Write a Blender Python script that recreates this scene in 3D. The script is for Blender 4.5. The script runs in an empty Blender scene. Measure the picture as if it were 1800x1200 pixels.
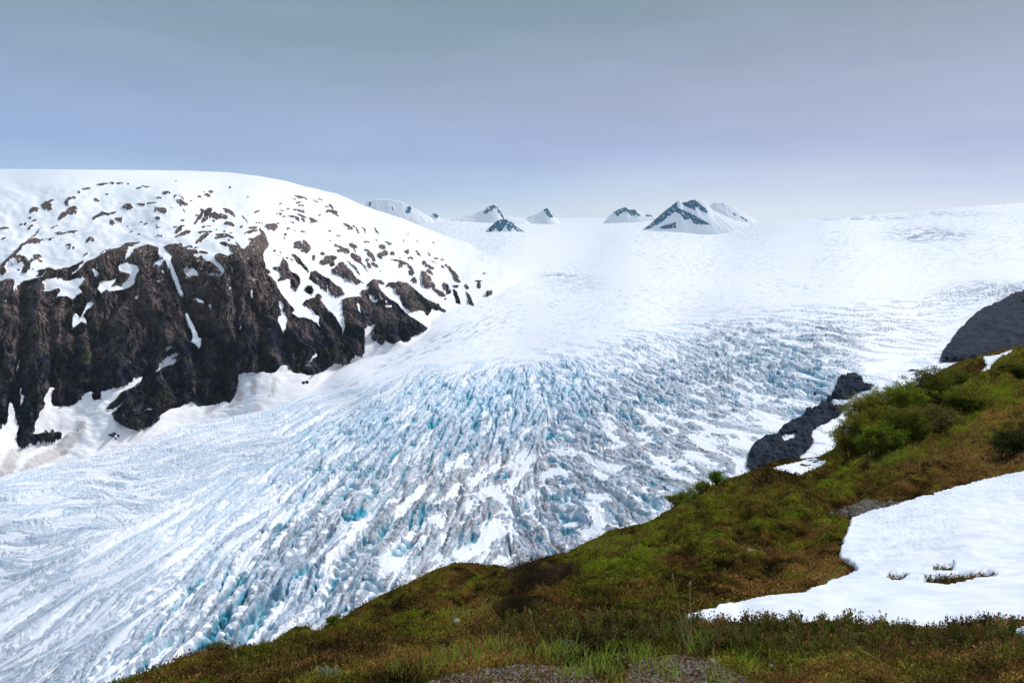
import bpy, math, random
import numpy as np

# ---------------------------------------------------------------- camera, sky, sun, exposure
random.seed(4); rng = np.random.default_rng(7)
scene = bpy.context.scene
COL = scene.collection
F = 1200.0                      # focal length in photograph pixels (1800 wide)
PITCH = math.radians(8.06)
cam_data = bpy.data.cameras.new("camera")
cam_data.sensor_width = 36.0; cam_data.lens = 24.0
cam_data.clip_start = 0.1; cam_data.clip_end = 60000
cam = bpy.data.objects.new("camera", cam_data); COL.objects.link(cam)
cam.location = (0, 0, 0); cam.rotation_euler = (math.radians(90) - PITCH, 0, 0)
scene.camera = cam
scene.render.resolution_x = 1024; scene.render.resolution_y = 682
scene.render.engine = 'CYCLES'
scene.cycles.use_denoising = True
scene.cycles.max_bounces = 6
scene.cycles.diffuse_bounces = 3
scene.cycles.volume_bounces = 0
scene.view_settings.view_transform = 'Standard'
scene.view_settings.look = 'None'
scene.view_settings.exposure = 0.28
scene.view_settings.gamma = 1.0

SUN_EL = math.radians(42); SUN_AZ = math.radians(52)    # azimuth from +Y, clockwise seen from above
sun_dir = (math.sin(SUN_AZ) * math.cos(SUN_EL), math.cos(SUN_AZ) * math.cos(SUN_EL), math.sin(SUN_EL))
sd_ = bpy.data.lights.new("sun", 'SUN'); sd_.energy = 2.6; sd_.angle = math.radians(6); sd_.color = (1.0, 0.955, 0.91)
sun = bpy.data.objects.new("sun", sd_); COL.objects.link(sun)
sun.rotation_euler = (math.radians(90) - SUN_EL, 0, math.atan2(sun_dir[0], -sun_dir[1]))

world = bpy.data.worlds.new("World"); scene.world = world; world.use_nodes = True
def build_world():
    nt = world.node_tree; nt.nodes.clear(); N = nt.nodes.new; L = nt.links.new
    out = N('ShaderNodeOutputWorld'); bg = N('ShaderNodeBackground'); bg.inputs[1].default_value = 0.1
    sky = N('ShaderNodeTexSky'); sky.sky_type = 'NISHITA'; sky.sun_disc = False
    sky.sun_elevation = SUN_EL; sky.sun_rotation = SUN_AZ; sky.altitude = 1000
    tc = N('ShaderNodeTexCoord'); sep = N('ShaderNodeSeparateXYZ'); L(tc.outputs['Generated'], sep.inputs[0])
    # a high grey overcast: colour by elevation
    ramp = N('ShaderNodeValToRGB'); cr = ramp.color_ramp
    stops = [(0.0, (.68, .73, .80)), (.04, (.61, .66, .76)), (.075, (.43, .50, .69)), (.125, (.335, .38, .605)), (.19, (.305, .335, .49)),
             (.26, (.24, .285, .365)), (.34, (.165, .235, .265)), (.60, (.28, .32, .42)), (.8, (.52, .58, .74)), (1.0, (.66, .73, .88))]
    cr.elements[0].position = 0; cr.elements[1].position = 1
    for i, (p, c) in enumerate(stops):
        e = cr.elements[0] if i == 0 else (cr.elements[-1] if i == len(stops) - 1 else cr.elements.new(p))
        e.color = (*[x * .5 for x in c], 1)
    # wavy cloud layering: shift elevation by stretched noise
    mp = N('ShaderNodeMapping'); mp.inputs['Scale'].default_value = (1.2, 1.2, 4.5); L(tc.outputs['Generated'], mp.inputs[0])
    nz = N('ShaderNodeTexNoise'); nz.inputs['Scale'].default_value = 1.5; nz.inputs['Detail'].default_value = 5; nz.inputs['Roughness'].default_value = .5
    L(mp.outputs[0], nz.inputs['Vector'])
    def M(op, a, b=None, clamp=False):
        m = N('ShaderNodeMath'); m.operation = op; m.use_clamp = clamp
        for k, x in enumerate((a, b)):
            if x is None: continue
            if isinstance(x, (int, float)): m.inputs[k].default_value = x
            else: L(x, m.inputs[k])
        return m.outputs[0]
    shift = M('MULTIPLY', M('SUBTRACT', nz.outputs['Fac'], .5), .035)
    L(M('ADD', sep.outputs[2], shift), ramp.inputs[0])
    dbl = N('ShaderNodeMix'); dbl.data_type = 'RGBA'; dbl.blend_type = 'MULTIPLY'; dbl.inputs[0].default_value = 1
    L(ramp.outputs[0], dbl.inputs[6])
    # left part is bluer and clearer, right part greyer
    tint = N('ShaderNodeMix'); tint.data_type = 'RGBA'
    fx = M('MULTIPLY_ADD', sep.outputs[0], -.7); 
    m = fx.node; m.inputs[1].default_value = -.75; m.inputs[2].default_value = .45; m.use_clamp = True
    L(m.outputs[0], tint.inputs[0])
    tint.inputs[6].default_value = (20.8, 19.9, 19.0, 1); tint.inputs[7].default_value = (15.8, 20.2, 20.8, 1)
    L(tint.outputs[2], dbl.inputs[7])
    # paler wisps
    mp2 = N('ShaderNodeMapping'); mp2.inputs['Scale'].default_value = (2.2, 2.2, 14); mp2.inputs['Rotation'].default_value = (0, .12, 0)
    L(tc.outputs['Generated'], mp2.inputs[0])
    n2 = N('ShaderNodeTexNoise'); n2.inputs['Scale'].default_value = 2.0; n2.inputs['Detail'].default_value = 6
    L(mp2.outputs[0], n2.inputs['Vector'])
    w = N('ShaderNodeMapRange'); w.inputs[1].default_value = .35; w.inputs[2].default_value = .75; w.inputs[3].default_value = .96; w.inputs[4].default_value = 1.08
    L(n2.outputs['Fac'], w.inputs[0])
    vm = N('ShaderNodeVectorMath'); vm.operation = 'SCALE'; L(dbl.outputs[2], vm.inputs[0]); L(w.outputs[0], vm.inputs['Scale'])
    # brighter thin cloud low over the icefield
    geo = N('ShaderNodeVectorMath'); geo.operation = 'DOT_PRODUCT'; L(tc.outputs['Generated'], geo.inputs[0])
    d = np.array([.30, .95, .05]); d /= np.linalg.norm(d); geo.inputs[1].default_value = d
    gl = N('ShaderNodeMapRange'); gl.interpolation_type = 'SMOOTHSTEP'; gl.inputs[1].default_value = .955; gl.inputs[2].default_value = 1.0; gl.inputs[3].default_value = 0; gl.inputs[4].default_value = 1
    L(geo.outputs['Value'], gl.inputs[0])
    low = N('ShaderNodeMapRange'); low.interpolation_type = 'SMOOTHSTEP'; low.inputs[1].default_value = .02; low.inputs[2].default_value = .15; low.inputs[3].default_value = .55; low.inputs[4].default_value = 0
    L(sep.outputs[2], low.inputs[0])
    gm = N('ShaderNodeMix'); gm.data_type = 'RGBA'; L(M('MULTIPLY', gl.outputs[0], low.outputs[0]), gm.inputs[0])
    L(vm.outputs[0], gm.inputs[6]); gm.inputs[7].default_value = (6.8, 7.2, 7.8, 1)
    mix = N('ShaderNodeMix'); mix.data_type = 'RGBA'; mix.inputs[0].default_value = .93
    L(sky.outputs[0], mix.inputs[6]); L(gm.outputs[2], mix.inputs[7])
    L(mix.outputs[2], bg.inputs[0]); L(bg.outputs[0], out.inputs[0])
build_world()

# ---------------------------------------------------------------- small maths
cp, sp = math.cos(PITCH), math.sin(PITCH)
FWD = np.array([0, cp, -sp]); UP = np.array([0, sp, cp]); RGT = np.array([1.0, 0, 0])
def ray(u, v):
    u = np.asarray(u, float); v = np.asarray(v, float)
    return FWD + ((u - 900) / F)[..., None] * RGT + ((600 - v) / F)[..., None] * UP
def pt(u, v, D): return ray(u, v) * np.asarray(D, float)[..., None]

def _h(ix, iy, seed):
    with np.errstate(over='ignore'):
        n = (ix.astype(np.uint32) * np.uint32(374761393) + iy.astype(np.uint32) * np.uint32(668265263) + np.uint32(seed * 1274126177 & 0xffffffff))
        n = (n ^ (n >> np.uint32(13))) * np.uint32(1274126177)
        n = n ^ (n >> np.uint32(16))
    return n
_ANG = np.linspace(0, 2 * np.pi, 256, endpoint=False); _GX = np.cos(_ANG).astype(np.float32); _GY = np.sin(_ANG).astype(np.float32)
def perlin(x, y, seed=0):
    x = np.asarray(x, np.float32); y = np.asarray(y, np.float32)
    xf = np.floor(x); yf = np.floor(y); ix = xf.astype(np.int64).astype(np.int32); iy = yf.astype(np.int64).astype(np.int32)
    fx = x - xf; fy = y - yf
    sx = fx * fx * fx * (fx * (fx * 6 - 15) + 10); sy = fy * fy * fy * (fy * (fy * 6 - 15) + 10)
    def g(dx, dy):
        k = _h(ix + dx, iy + dy, seed) & np.uint32(255)
        return _GX[k] * (fx - dx) + _GY[k] * (fy - dy)
    a = g(0, 0); b = g(1, 0); c = g(0, 1); d = g(1, 1)
    return ((a + (b - a) * sx) * (1 - sy) + (c + (d - c) * sx) * sy) * 1.5
def fbm(x, y, oct=4, seed=0, gain=.5, lac=2.03):
    s = 0; a = 1; t = 0
    for o in range(oct):
        s = s + a * perlin(x * lac ** o + 17.3 * o, y * lac ** o - 9.1 * o, seed + o); t += a; a *= gain
    return s / t
def ridged(x, y, oct=4, seed=0, gain=.5):
    s = 0; a = 1; t = 0
    for o in range(oct):
        n = 1 - np.abs(perlin(x * 2.07 ** o + 3.3 * o, y * 2.07 ** o + 7.7 * o, seed + o)) * 1.6
        s = s + a * n; t += a; a *= gain
    return s / t
def sstep(a, b, x):
    t = np.clip((x - a) / (b - a), 0, 1); return t * t * (3 - 2 * t)
def lerp(a, b, t): return a + (b - a) * t

class Rbf:                                                     # smooth surface through scattered control values
    def __init__(s, pts, vals, c=40.0, lam=.5):
        s.p = np.array(pts, float); y = np.array(vals, float); s.c = c; n = len(y)
        r = np.sqrt(((s.p[:, None] - s.p[None]) ** 2).sum(-1) + c * c)
        A = np.zeros((n + 3, n + 3)); A[:n, :n] = -r + lam * np.eye(n) * 1.0 * -1
        Q = np.c_[np.ones(n), s.p / 1000]; A[:n, n:] = Q; A[n:, :n] = Q.T
        s.w = np.linalg.solve(A, np.r_[y, 0, 0, 0])
    def __call__(s, u, v):
        u = np.asarray(u, float); v = np.asarray(v, float); n = len(s.p)
        o = s.w[n] + s.w[n + 1] * u / 1000 + s.w[n + 2] * v / 1000
        for k in range(n):
            o = o - s.w[k] * np.sqrt((u - s.p[k, 0]) ** 2 + (v - s.p[k, 1]) ** 2 + s.c ** 2)
        return o
def coarse(fn, U, V, k=8):                                     # evaluate a smooth function on every k-th node, then interpolate
    r, c = U.shape; ri = np.unique(np.r_[np.arange(0, r, k), r - 1]); ci = np.unique(np.r_[np.arange(0, c, k), c - 1])
    Z = fn(U[np.ix_(ri, ci)], V[np.ix_(ri, ci)])
    rr = np.arange(r); cc = np.arange(c)
    a = np.clip(np.searchsorted(ri, rr, 'right') - 1, 0, len(ri) - 2); ta = ((rr - ri[a]) / (ri[a + 1] - ri[a]))[:, None]
    b = np.clip(np.searchsorted(ci, cc, 'right') - 1, 0, len(ci) - 2); tb = ((cc - ci[b]) / (ci[b + 1] - ci[b]))[None]
    Z0 = Z[a] * (1 - ta) + Z[a + 1] * ta
    return Z0[:, b] * (1 - tb) + Z0[:, b + 1] * tb
def idw(table, col, power=3.0):
    T = np.array([[t[0], t[1], t[col]] for t in table], float)
    def fn(u, v):
        num = 0; den = 0
        for x, y, z in T:
            w = 1 / ((u - x) ** 2 + 1.8 * (v - y) ** 2 + 300) ** (power / 2)
            num = num + w * z; den = den + w
        return num / den
    return fn
def bil(A, r, c):                                              # bilinear lookup in grid units
    r = np.clip(r, 0, A.shape[0] - 1.001); c = np.clip(c, 0, A.shape[1] - 1.001)
    i = r.astype(np.int32); j = c.astype(np.int32); fr = (r - i); fc = (c - j)
    if A.ndim == 3: fr = fr[..., None]; fc = fc[..., None]
    return (A[i, j] * (1 - fr) + A[i + 1, j] * fr) * (1 - fc) + (A[i, j + 1] * (1 - fr) + A[i + 1, j + 1] * fr) * fc

class Stamp:                                                   # a traced outline as a sampled mask
    def __init__(s, x0, y0, x1, y1, k=2):
        s.x0, s.y0, s.k = x0, y0, k
        s.a = np.zeros((int((y1 - y0) * k), int((x1 - x0) * k)), np.float32)
    def poly(s, P, val=1.0):
        P = np.array(P, float); k = s.k
        q = np.c_[(P[:, 0] - s.x0) * k, (P[:, 1] - s.y0) * k]
        j0 = max(int(q[:, 0].min()) - 1, 0); j1 = min(int(q[:, 0].max()) + 2, s.a.shape[1])
        i0 = max(int(q[:, 1].min()) - 1, 0); i1 = min(int(q[:, 1].max()) + 2, s.a.shape[0])
        if j1 <= j0 or i1 <= i0: return
        X, Y = np.meshgrid(np.arange(j0, j1) + .5, np.arange(i0, i1) + .5); ins = np.zeros(X.shape, bool)
        for a in range(len(q)):
            xa, ya = q[a]; xb, yb = q[(a + 1) % len(q)]
            if ya == yb: continue
            ins ^= ((ya > Y) != (yb > Y)) & (X < (xb - xa) * (Y - ya) / (yb - ya) + xa)
        s.a[i0:i1, j0:j1][ins] = val
    def ell(s, cx, cy, w, h, ang=0, val=1.0):
        a = math.radians(ang); t = np.linspace(0, 2 * np.pi, 17)[:-1]; jit = 1 + .22 * np.array([random.uniform(-1, 1) for _ in t])
        x = np.cos(t) * w / 2 * jit; y = np.sin(t) * h / 2 * jit
        s.poly(np.c_[cx + x * math.cos(a) - y * math.sin(a), cy + x * math.sin(a) + y * math.cos(a)], val)
    def blur(s, n=1):
        for _ in range(n):
            p = np.pad(s.a, 1, mode='edge'); s.a = (p[:-2, 1:-1] + p[2:, 1:-1] + p[1:-1, :-2] + p[1:-1, 2:] + 2 * p[1:-1, 1:-1]) / 6
        return s
    def at(s, u, v):
        r = (v - s.y0) * s.k - .5; c = (u - s.x0) * s.k - .5
        ok = (r > 0) & (c > 0) & (r < s.a.shape[0] - 1) & (c < s.a.shape[1] - 1)
        return np.where(ok, bil(s.a, r, c), 0)

# ---------------------------------------------------------------- mesh makers
def tag(o, label=None, cat=None, group=None, kind=None):
    if label: o['label'] = label
    if cat: o['category'] = cat
    if group: o['group'] = group
    if kind: o['kind'] = kind
    return o
def raw_mesh(name, verts, faces, mat, parent=None, attrs=None, smooth=True):
    me = bpy.data.meshes.new(name); verts = np.ascontiguousarray(verts, np.float32); faces = np.ascontiguousarray(faces, np.int32)
    k = faces.shape[1]; me.vertices.add(len(verts)); me.vertices.foreach_set('co', verts.ravel())
    me.loops.add(faces.size); me.loops.foreach_set('vertex_index', faces.ravel())
    me.polygons.add(len(faces)); me.polygons.foreach_set('loop_start', np.arange(0, faces.size, k, dtype=np.int32))
    try: me.polygons.foreach_set('loop_total', np.full(len(faces), k, np.int32))
    except Exception: pass
    me.update(calc_edges=True)
    me.polygons.foreach_set('use_smooth', np.full(len(faces), smooth))
    for an, av in (attrs or {}).items():
        av = np.asarray(av, np.float32)
        if av.ndim == 1:
            at = me.attributes.new(an, 'FLOAT', 'POINT'); at.data.foreach_set('value', av)
        else:
            at = me.attributes.new(an, 'FLOAT_COLOR', 'POINT')
            at.data.foreach_set('color', np.c_[av, np.ones(len(av))].astype(np.float32).ravel())
    me.materials.append(mat); me.validate()
    o = bpy.data.objects.new(name, me); COL.objects.link(o)
    if parent: o.parent = parent
    return o
def sheet(name, P, mat, keep=None, attrs=None, smooth=True):
    r, c = P.shape[:2]; idx = np.arange(r * c).reshape(r, c)
    f = np.stack([idx[:-1, :-1], idx[1:, :-1], idx[1:, 1:], idx[:-1, 1:]], -1).reshape(-1, 4)
    if keep is not None:
        kk = keep.ravel(); f = f[kk[f].all(1)]
    used = np.unique(f); remap = np.zeros(r * c, np.int32); remap[used] = np.arange(len(used))
    at = {k: (v.reshape(r * c, -1)[used].squeeze() if v.ndim == 3 else v.ravel()[used]) for k, v in (attrs or {}).items()}
    return raw_mesh(name, P.reshape(-1, 3)[used], remap[f], mat, attrs=at, smooth=smooth)

def mat_new(name, build):
    m = bpy.data.materials.new(name); m.use_nodes = True; nt = m.node_tree; nt.nodes.clear()
    out = nt.nodes.new('ShaderNodeOutputMaterial'); b = nt.nodes.new('ShaderNodeBsdfPrincipled'); nt.links.new(b.outputs[0], out.inputs[0])
    b.inputs['Roughness'].default_value = .9; b.inputs['Specular IOR Level'].default_value = .1
    build(nt, b); return m
def n_noise(nt, scale, detail=5, rough=.55, coord='Object', sc=(1, 1, 1)):
    tc = nt.nodes.new('ShaderNodeTexCoord'); mp = nt.nodes.new('ShaderNodeMapping'); mp.inputs['Scale'].default_value = sc
    nt.links.new(tc.outputs[coord], mp.inputs[0]); n = nt.nodes.new('ShaderNodeTexNoise')
    n.inputs['Scale'].default_value = scale; n.inputs['Detail'].default_value = detail; n.inputs['Roughness'].default_value = rough
    nt.links.new(mp.outputs[0], n.inputs['Vector']); return n.outputs['Fac']
def n_range(nt, x, a, b, c, d, smooth=False):
    m = nt.nodes.new('ShaderNodeMapRange'); m.inputs[1].default_value = a; m.inputs[2].default_value = b
    m.inputs[3].default_value = c; m.inputs[4].default_value = d
    if smooth: m.interpolation_type = 'SMOOTHSTEP'
    nt.links.new(x, m.inputs[0]); return m.outputs[0]
def n_mix(nt, fac, a, b, blend='MIX'):
    m = nt.nodes.new('ShaderNodeMix'); m.data_type = 'RGBA'; m.blend_type = blend
    for k, x in ((0, fac), (6, a), (7, b)):
        if isinstance(x, (int, float)): m.inputs[k].default_value = x
        elif isinstance(x, tuple): m.inputs[k].default_value = (*x, 1)
        else: nt.links.new(x, m.inputs[k])
    return m.outputs[2]
def n_attr(nt, name, fac=False):
    a = nt.nodes.new('ShaderNodeAttribute'); a.attribute_name = name; return a.outputs['Fac' if fac else 'Color']
def n_bump(nt, b, h, strength, dist):
    bp = nt.nodes.new('ShaderNodeBump'); bp.inputs['Strength'].default_value = strength; bp.inputs['Distance'].default_value = dist
    nt.links.new(h, bp.inputs['Height']); nt.links.new(bp.outputs[0], b.inputs['Normal'])
def n_scale(nt, col, x):
    v = nt.nodes.new('ShaderNodeVectorMath'); v.operation = 'SCALE'; nt.links.new(col, v.inputs[0])
    if isinstance(x, (int, float)): v.inputs['Scale'].default_value = x
    else: nt.links.new(x, v.inputs['Scale'])
    return v.outputs[0]

# ---------------------------------------------------------------- glacier and icefield
G_PTS = [  # u, v, depth (m)
    (0, 1200, 470), (-250, 1250, 500), (300, 1180, 400), (700, 1060, 420), (1100, 960, 430), (1300, 840, 520), (1500, 700, 760),
    (1500, 640, 900), (1650, 600, 1100), (1800, 500, 1800), (1800, 420, 3500), (1800, 357, 5600), (2050, 345, 5600), (2050, 480, 1900), (1330, 391, 7500), (1550, 376, 6600),
    (1100, 402, 8300), (900, 404, 8300), (750, 407, 8300), (1100, 383, 12500), (900, 383, 12500), (700, 384, 12500), (1250, 388, 10500), (900, 440, 4600), (1200, 440, 4300), (1500, 440, 3300), (900, 540, 2050), (900, 640, 1350), (900, 800, 800), (1200, 700, 900), (1200, 560, 1700), (1500, 540, 1500),
    (600, 850, 750), (300, 950, 650), (0, 1000, 700), (0, 850, 1000), (-250, 900, 1050), (300, 790, 1120), (300, 760, 1230), (600, 700, 1300), (600, 650, 1500), (750, 600, 1640), (850, 545, 2000),
    (1100, 1290, 270), (1700, 900, 400), (2050, 800, 500), (1700, 700, 650), (500, 1290, 330), (0, 1290, 400), (-250, 1100, 620), (900, 480, 3000), (1300, 480, 2700), (750, 520, 2400), (600, 600, 2000), (300, 700, 1600), (0, 760, 1500), (-250, 800, 1500)]
gD = Rbf([(a, b) for a, b, c in G_PTS], [math.log(c) for a, b, c in G_PTS], c=50)
def skyline(pts):
    P = np.array(pts, float); return lambda u: np.interp(u, P[:, 0], P[:, 1])
ice_top = skyline([(-300, 386), (700, 386), (780, 384), (900, 383), (1050, 383), (1130, 384), (1260, 388), (1330, 391), (1420, 386), (1500, 381), (1600, 373), (1700, 364), (1800, 355), (2050, 338)])

GS = 1.05; gu = np.arange(-220, 2021, GS); gk = 830
tt = np.linspace(0, 1, gk)
U = np.repeat(gu[None], gk, 0); top = ice_top(gu)[None]
V = top + (1285 - top) * tt[:, None] ** 1.12
Dg = np.exp(coarse(gD, U, V))
P0 = pt(U, V, Dg)
X, Y = P0[..., 0], P0[..., 1]
dPdu = np.gradient(P0, axis=1); dPdv = np.gradient(P0, axis=0)
du_px = np.gradient(U, axis=1); dv_px = np.gradient(V, axis=0)

# u, v, line angle in the picture (deg, up-right positive), relief (m), snow level, dirt, blueness
C_TAB = [
    (-150, 900, 10, 3.0, .30, .25, .55), (60, 860, 8, 3.2, .30, .20, .6), (200, 880, -12, 3.6, .38, .45, .5), (0, 960, -8, 3.0, .35, .55, .4), (60, 1040, 28, 3.0, .30, .55, .45), (0, 1180, 32, 3.4, .26, .6, .4),
    (150, 1120, 36, 3.6, .30, .45, .5), (200, 1000, 33, 2.6, .45, .2, .6), (330, 940, 36, 2.8, .48, .12, .7), (420, 880, 40, 3.2, .42, .12, .8), (300, 830, 12, 3.6, .30, .3, .7), (450, 790, 6, 4.2, .28, .35, .7),
    (420, 740, 8, 2.0, .42, .15, .5), (600, 700, 14, 1.6, .55, .12, .4), (560, 760, 40, 5.0, .22, .18, .95), (480, 840, 42, 4.6, .26, .2, .9), (650, 740, 48, 6.5, .18, .12, 1.0), (600, 830, 44, 6.0, .22, .35, .8),
    (740, 680, 46, 5.0, .26, .06, .9), (820, 700, 58, 7.0, .18, .08, 1.0), (800, 780, 52, 7.5, .16, .4, .8), (900, 680, 72, 7.0, .22, .08, .95), (900, 760, 70, 7.5, .20, .35, .8), (1000, 690, -58, 8.0, .20, .15, .95),
    (1000, 640, -45, 5.0, .45, .08, .7), (1080, 720, -38, 8.0, .24, .5, .7), (1150, 680, -26, 8.0, .24, .5, .6), (1250, 660, -30, 8.0, .24, .6, .5), (1370, 660, -28, 8.5, .20, .5, .7), (1440, 690, -25, 7.5, .22, .4, .75),
    (1150, 610, -28, 5.5, .40, .35, .5), (1300, 600, -22, 6.5, .34, .5, .4), (1450, 590, -14, 6.0, .36, .6, .35), (1560, 570, -10, 4.0, .50, .55, .3), (1600, 600, -6, 1.8, .62, .4, .2), (1580, 640, -5, .8, .9, .1, .1),
    (1100, 790, -28, 4.5, .46, .8, .3), (1250, 750, -20, 4.0, .54, .7, .3), (1350, 760, -14, 2.4, .66, .5, .25), (1250, 800, -22, 3.8, .56, .7, .3), (1400, 800, -10, .8, .9, .1, .1), (1000, 820, -36, 5.0, .42, .8, .4), (1080, 830, -30, 6.5, .32, .7, .8), (1180, 850, -30, 5.0, .38, .75, .6),
    (1250, 830, -30, 3.5, .50, .7, .35), (1300, 860, -30, 2, .7, .4, .2), (900, 830, 62, 4.4, .47, .9, .3), (830, 860, 70, 4.6, .46, .9, .35), (760, 900, 66, 5.0, .40, .9, .5), (840, 920, 74, 5.0, .44, .9, .5), (930, 880, -60, 4.6, .45, .9, .4),
    (1000, 910, -55, 7.0, .30, .7, .8), (1080, 900, -40, 6.5, .34, .75, .6), (1060, 940, -35, 4.5, .48, .8, .3), (950, 950, -60, 5.0, .44, .8, .5), (680, 940, 54, 5.6, .32, .85, .6), (640, 870, 54, 5.0, .32, .6, .6),
    (560, 960, 54, 8.0, .20, .7, .8), (480, 1000, 50, 8.0, .16, .55, .95), (540, 1040, 78, 9.0, .16, .5, 1.0), (620, 1030, 70, 6.5, .30, .6, .8), (450, 1080, 58, 9.0, .16, .5, .95), (380, 1060, 48, 7.5, .20, .55, .9), (330, 1130, 46, 7.5, .20, .5, .9),
    (250, 1080, 48, 5.5, .26, .5, .7), (220, 1180, 52, 6.5, .22, .55, .8), (100, 1200, 44, 4.6, .24, .6, .6), (400, 980, 50, 4.0, .34, .35, .7), (740, 1000, 60, 4.0, .5, .7, .4), (820, 980, 50, 4, .5, .7, .4), (560, 1110, 40, 4.0, .46, .5, .4),
    (700, 640, 16, .5, .7, .1, .3), (800, 620, 10, .4, .8, .05, .3), (900, 600, 0, .15, .95, 0, .2), (860, 560, 14, .8, .66, .1, .4), (780, 590, 18, .8, .62, .1, .4), (950, 560, 0, .1, 1, 0, .1), (1000, 600, -8, .6, .8, 0, .3), (1050, 560, -4, .4, .85, 0, .2),
    (1150, 560, -3, 1.6, .7, .05, .35), (1300, 545, -3, 2.0, .66, .15, .35), (1420, 545, -4, 3.0, .58, .3, .3), (1550, 530, -2, 2.0, .66, .3, .3), (1700, 560, 0, 1.2, .8, .3, .2), (1720, 505, 2, 7.0, .38, .7, .3), (1790, 500, 2, 7.0, .34, .6, .4), (1680, 515, 2, 5, .45, .7, .3),
    (1600, 490, 0, .4, .9, 0, .1), (1700, 470, 0, .3, .9, 0, .1), (1400, 480, 0, .1, 1, 0, 0), (1100, 480, 0, .05, 1, 0, 0), (1200, 520, 0, .4, .9, 0, .1), (900, 480, 0, .05, 1, 0, 0), (1000, 430, 0, .05, 1, 0, 0), (1400, 430, 0, .1, 1, 0, 0), (1750, 390, 0, .3, .95, 0, 0), (1800, 450, 0, .2, .95, 0, 0),
    (1500, 760, -10, .6, .95, .05, .1), (1700, 800, 0, .5, .9, .1, .1), (2000, 600, 0, 1, .8, .2, .2), (-200, 1150, 25, 3, .3, .5, .4), (0, 830, 12, 1.2, .5, .1, .5)]
def cm(col, p=3.2): return coarse(idw(C_TAB, col, p), U, V)
ang2 = [(t[0], t[1], math.cos(2 * math.radians(t[2])), math.sin(2 * math.radians(t[2]))) for t in C_TAB]
cx_ = coarse(idw(ang2, 2, 3.2), U, V); sx_ = coarse(idw(ang2, 3, 3.2), U, V)
wob = fbm(X / 60, Y / 60, 3, 61) * .55
th = np.arctan2(sx_, cx_) / 2 + wob
dx, dy = np.cos(th), -np.sin(th)                               # pixel direction
YB = np.interp(gu, [-300, 560, 620, 700, 800, 900, 1000, 1100, 1200, 1300, 1500, 1650, 1800, 2100], [600, 700, 686, 658, 640, 622, 600, 578, 560, 545, 535, 515, 500, 490])[None]
LIM = sstep(-22, 18, V - YB + 10 * fbm(X / 120, Y / 120, 3, 62))
AMP = cm(3) * 1.25 * lerp(.03, 1, LIM); TNG = 1 - sstep(-130, 40, U - (560 - (V - 800) * .75)); AMP = AMP * (1 - .42 * TNG); LVL = cm(4); DIRT = cm(5) * (1 - .25 * TNG); BLUE = cm(6)
def bump2(cx, cy, rx, ry): return np.exp(-(((U - cx) / rx) ** 2 + ((V - cy) / ry) ** 2) ** 1.5)
FARP = bump2(1632, 414, 75, 14) + .6 * bump2(1520, 384, 95, 5) + .5 * bump2(1680, 376, 70, 5) + .7 * bump2(985, 484, 42, 5) + .35 * bump2(1010, 500, 55, 16) + .5 * bump2(1735, 506, 80, 14)
# metres -> grid steps along the line direction
gxr = dx / du_px; gyr = dy / dv_px
Jm = np.linalg.norm(gxr[..., None] * dPdu + gyr[..., None] * dPdv, axis=-1)
dirR = np.stack([gyr / Jm, gxr / Jm], -1).astype(np.float32)   # (row, col) per metre
II, JJ = np.meshgrid(np.arange(gk, dtype=np.float32), np.arange(len(gu), dtype=np.float32), indexing='ij')
def lic(N, L, steps=7):
    N = N.astype(np.float32); acc = N.copy(); wsum = 1.0
    for sgn in (1, -1):
        r, c = II.copy(), JJ.copy(); prev = dirR * sgn
        for k in range(steps):
            r = np.clip(r + prev[..., 0] * (L / steps), 0, gk - 1.01); c = np.clip(c + prev[..., 1] * (L / steps), 0, len(gu) - 1.01)
            d = dirR[r.astype(np.int32), c.astype(np.int32)]
            d = np.where((d * prev).sum(-1, keepdims=True) < 0, -d, d); prev = d
            w = .5 + .5 * math.cos(math.pi * (k + 1) / (steps + 1)); acc += w * bil(N, r, c); wsum += w
    return acc / wsum
def norm(N): return N / (N.std() + 1e-6)
far = sstep(1700, 3000, Dg)
def ln(S, Lf, seed, Sfar=3.2):
    near = norm(lic(fbm(X / S, Y / S, 2, seed), S * Lf))
    if Sfar == 0: return near
    fr = norm(perlin(X / (S * Sfar * 3), Y / (S * Sfar), seed + 5))
    return lerp(near, fr, far)
nA = ln(27, 1.7, 11); nB = ln(13, 1.5, 21); nC = ln(4.4, 3.0, 31); nK = ln(24, 3.4, 41); nD = ln(42, 2.0, 46)
br = fbm(X / 15, Y / 15, 3, 51)                                # breaks along the blades
fine = fbm(X / 2.6, Y / 2.6, 3, 71); fine2 = ridged(X / 6, Y / 6, 3, 81)
pA = sstep(0, .75, np.abs(nA)); pB = sstep(0, .8, np.abs(nB)); pD = sstep(0, .9, np.abs(nD)); nX = fbm(X / 17, Y / 17, 2, 53) * 1.5; pX = sstep(0, .28, np.abs(nX))
pC = sstep(0, .9, np.abs(nC)); dirR_keep = dirR; dirR = np.stack([(gyr * 0 - dx * 1.0 / dv_px) / Jm, (dy * -1.0 / du_px) / Jm], -1).astype(np.float32); dirR = -dirR; nY = norm(lic(fbm(X / 22, Y / 22, 2, 57), 30)); dirR = dirR_keep; pY = sstep(0, .4, np.abs(nY))
h = .26 * pD + .38 * pA + .20 * pB + .16 * pY + .08 * pX + .05 * pC + .34 * br + .06 * fine + .10 * np.sign(nA) * pA * .7
crack = np.exp(-(nK / .24) ** 2) * sstep(-.12, .15, fbm(X / 24, Y / 24, 2, 91) + .35 * (BLUE - .4)) * sstep(2.5, 7, AMP)
crack2 = np.exp(-(nB / .16) ** 2) * 0
h = h - .8 * crack
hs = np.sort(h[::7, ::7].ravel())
rank = np.searchsorted(hs, h.ravel()).reshape(h.shape) / len(hs)   # 0..1 rank of relief
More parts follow.
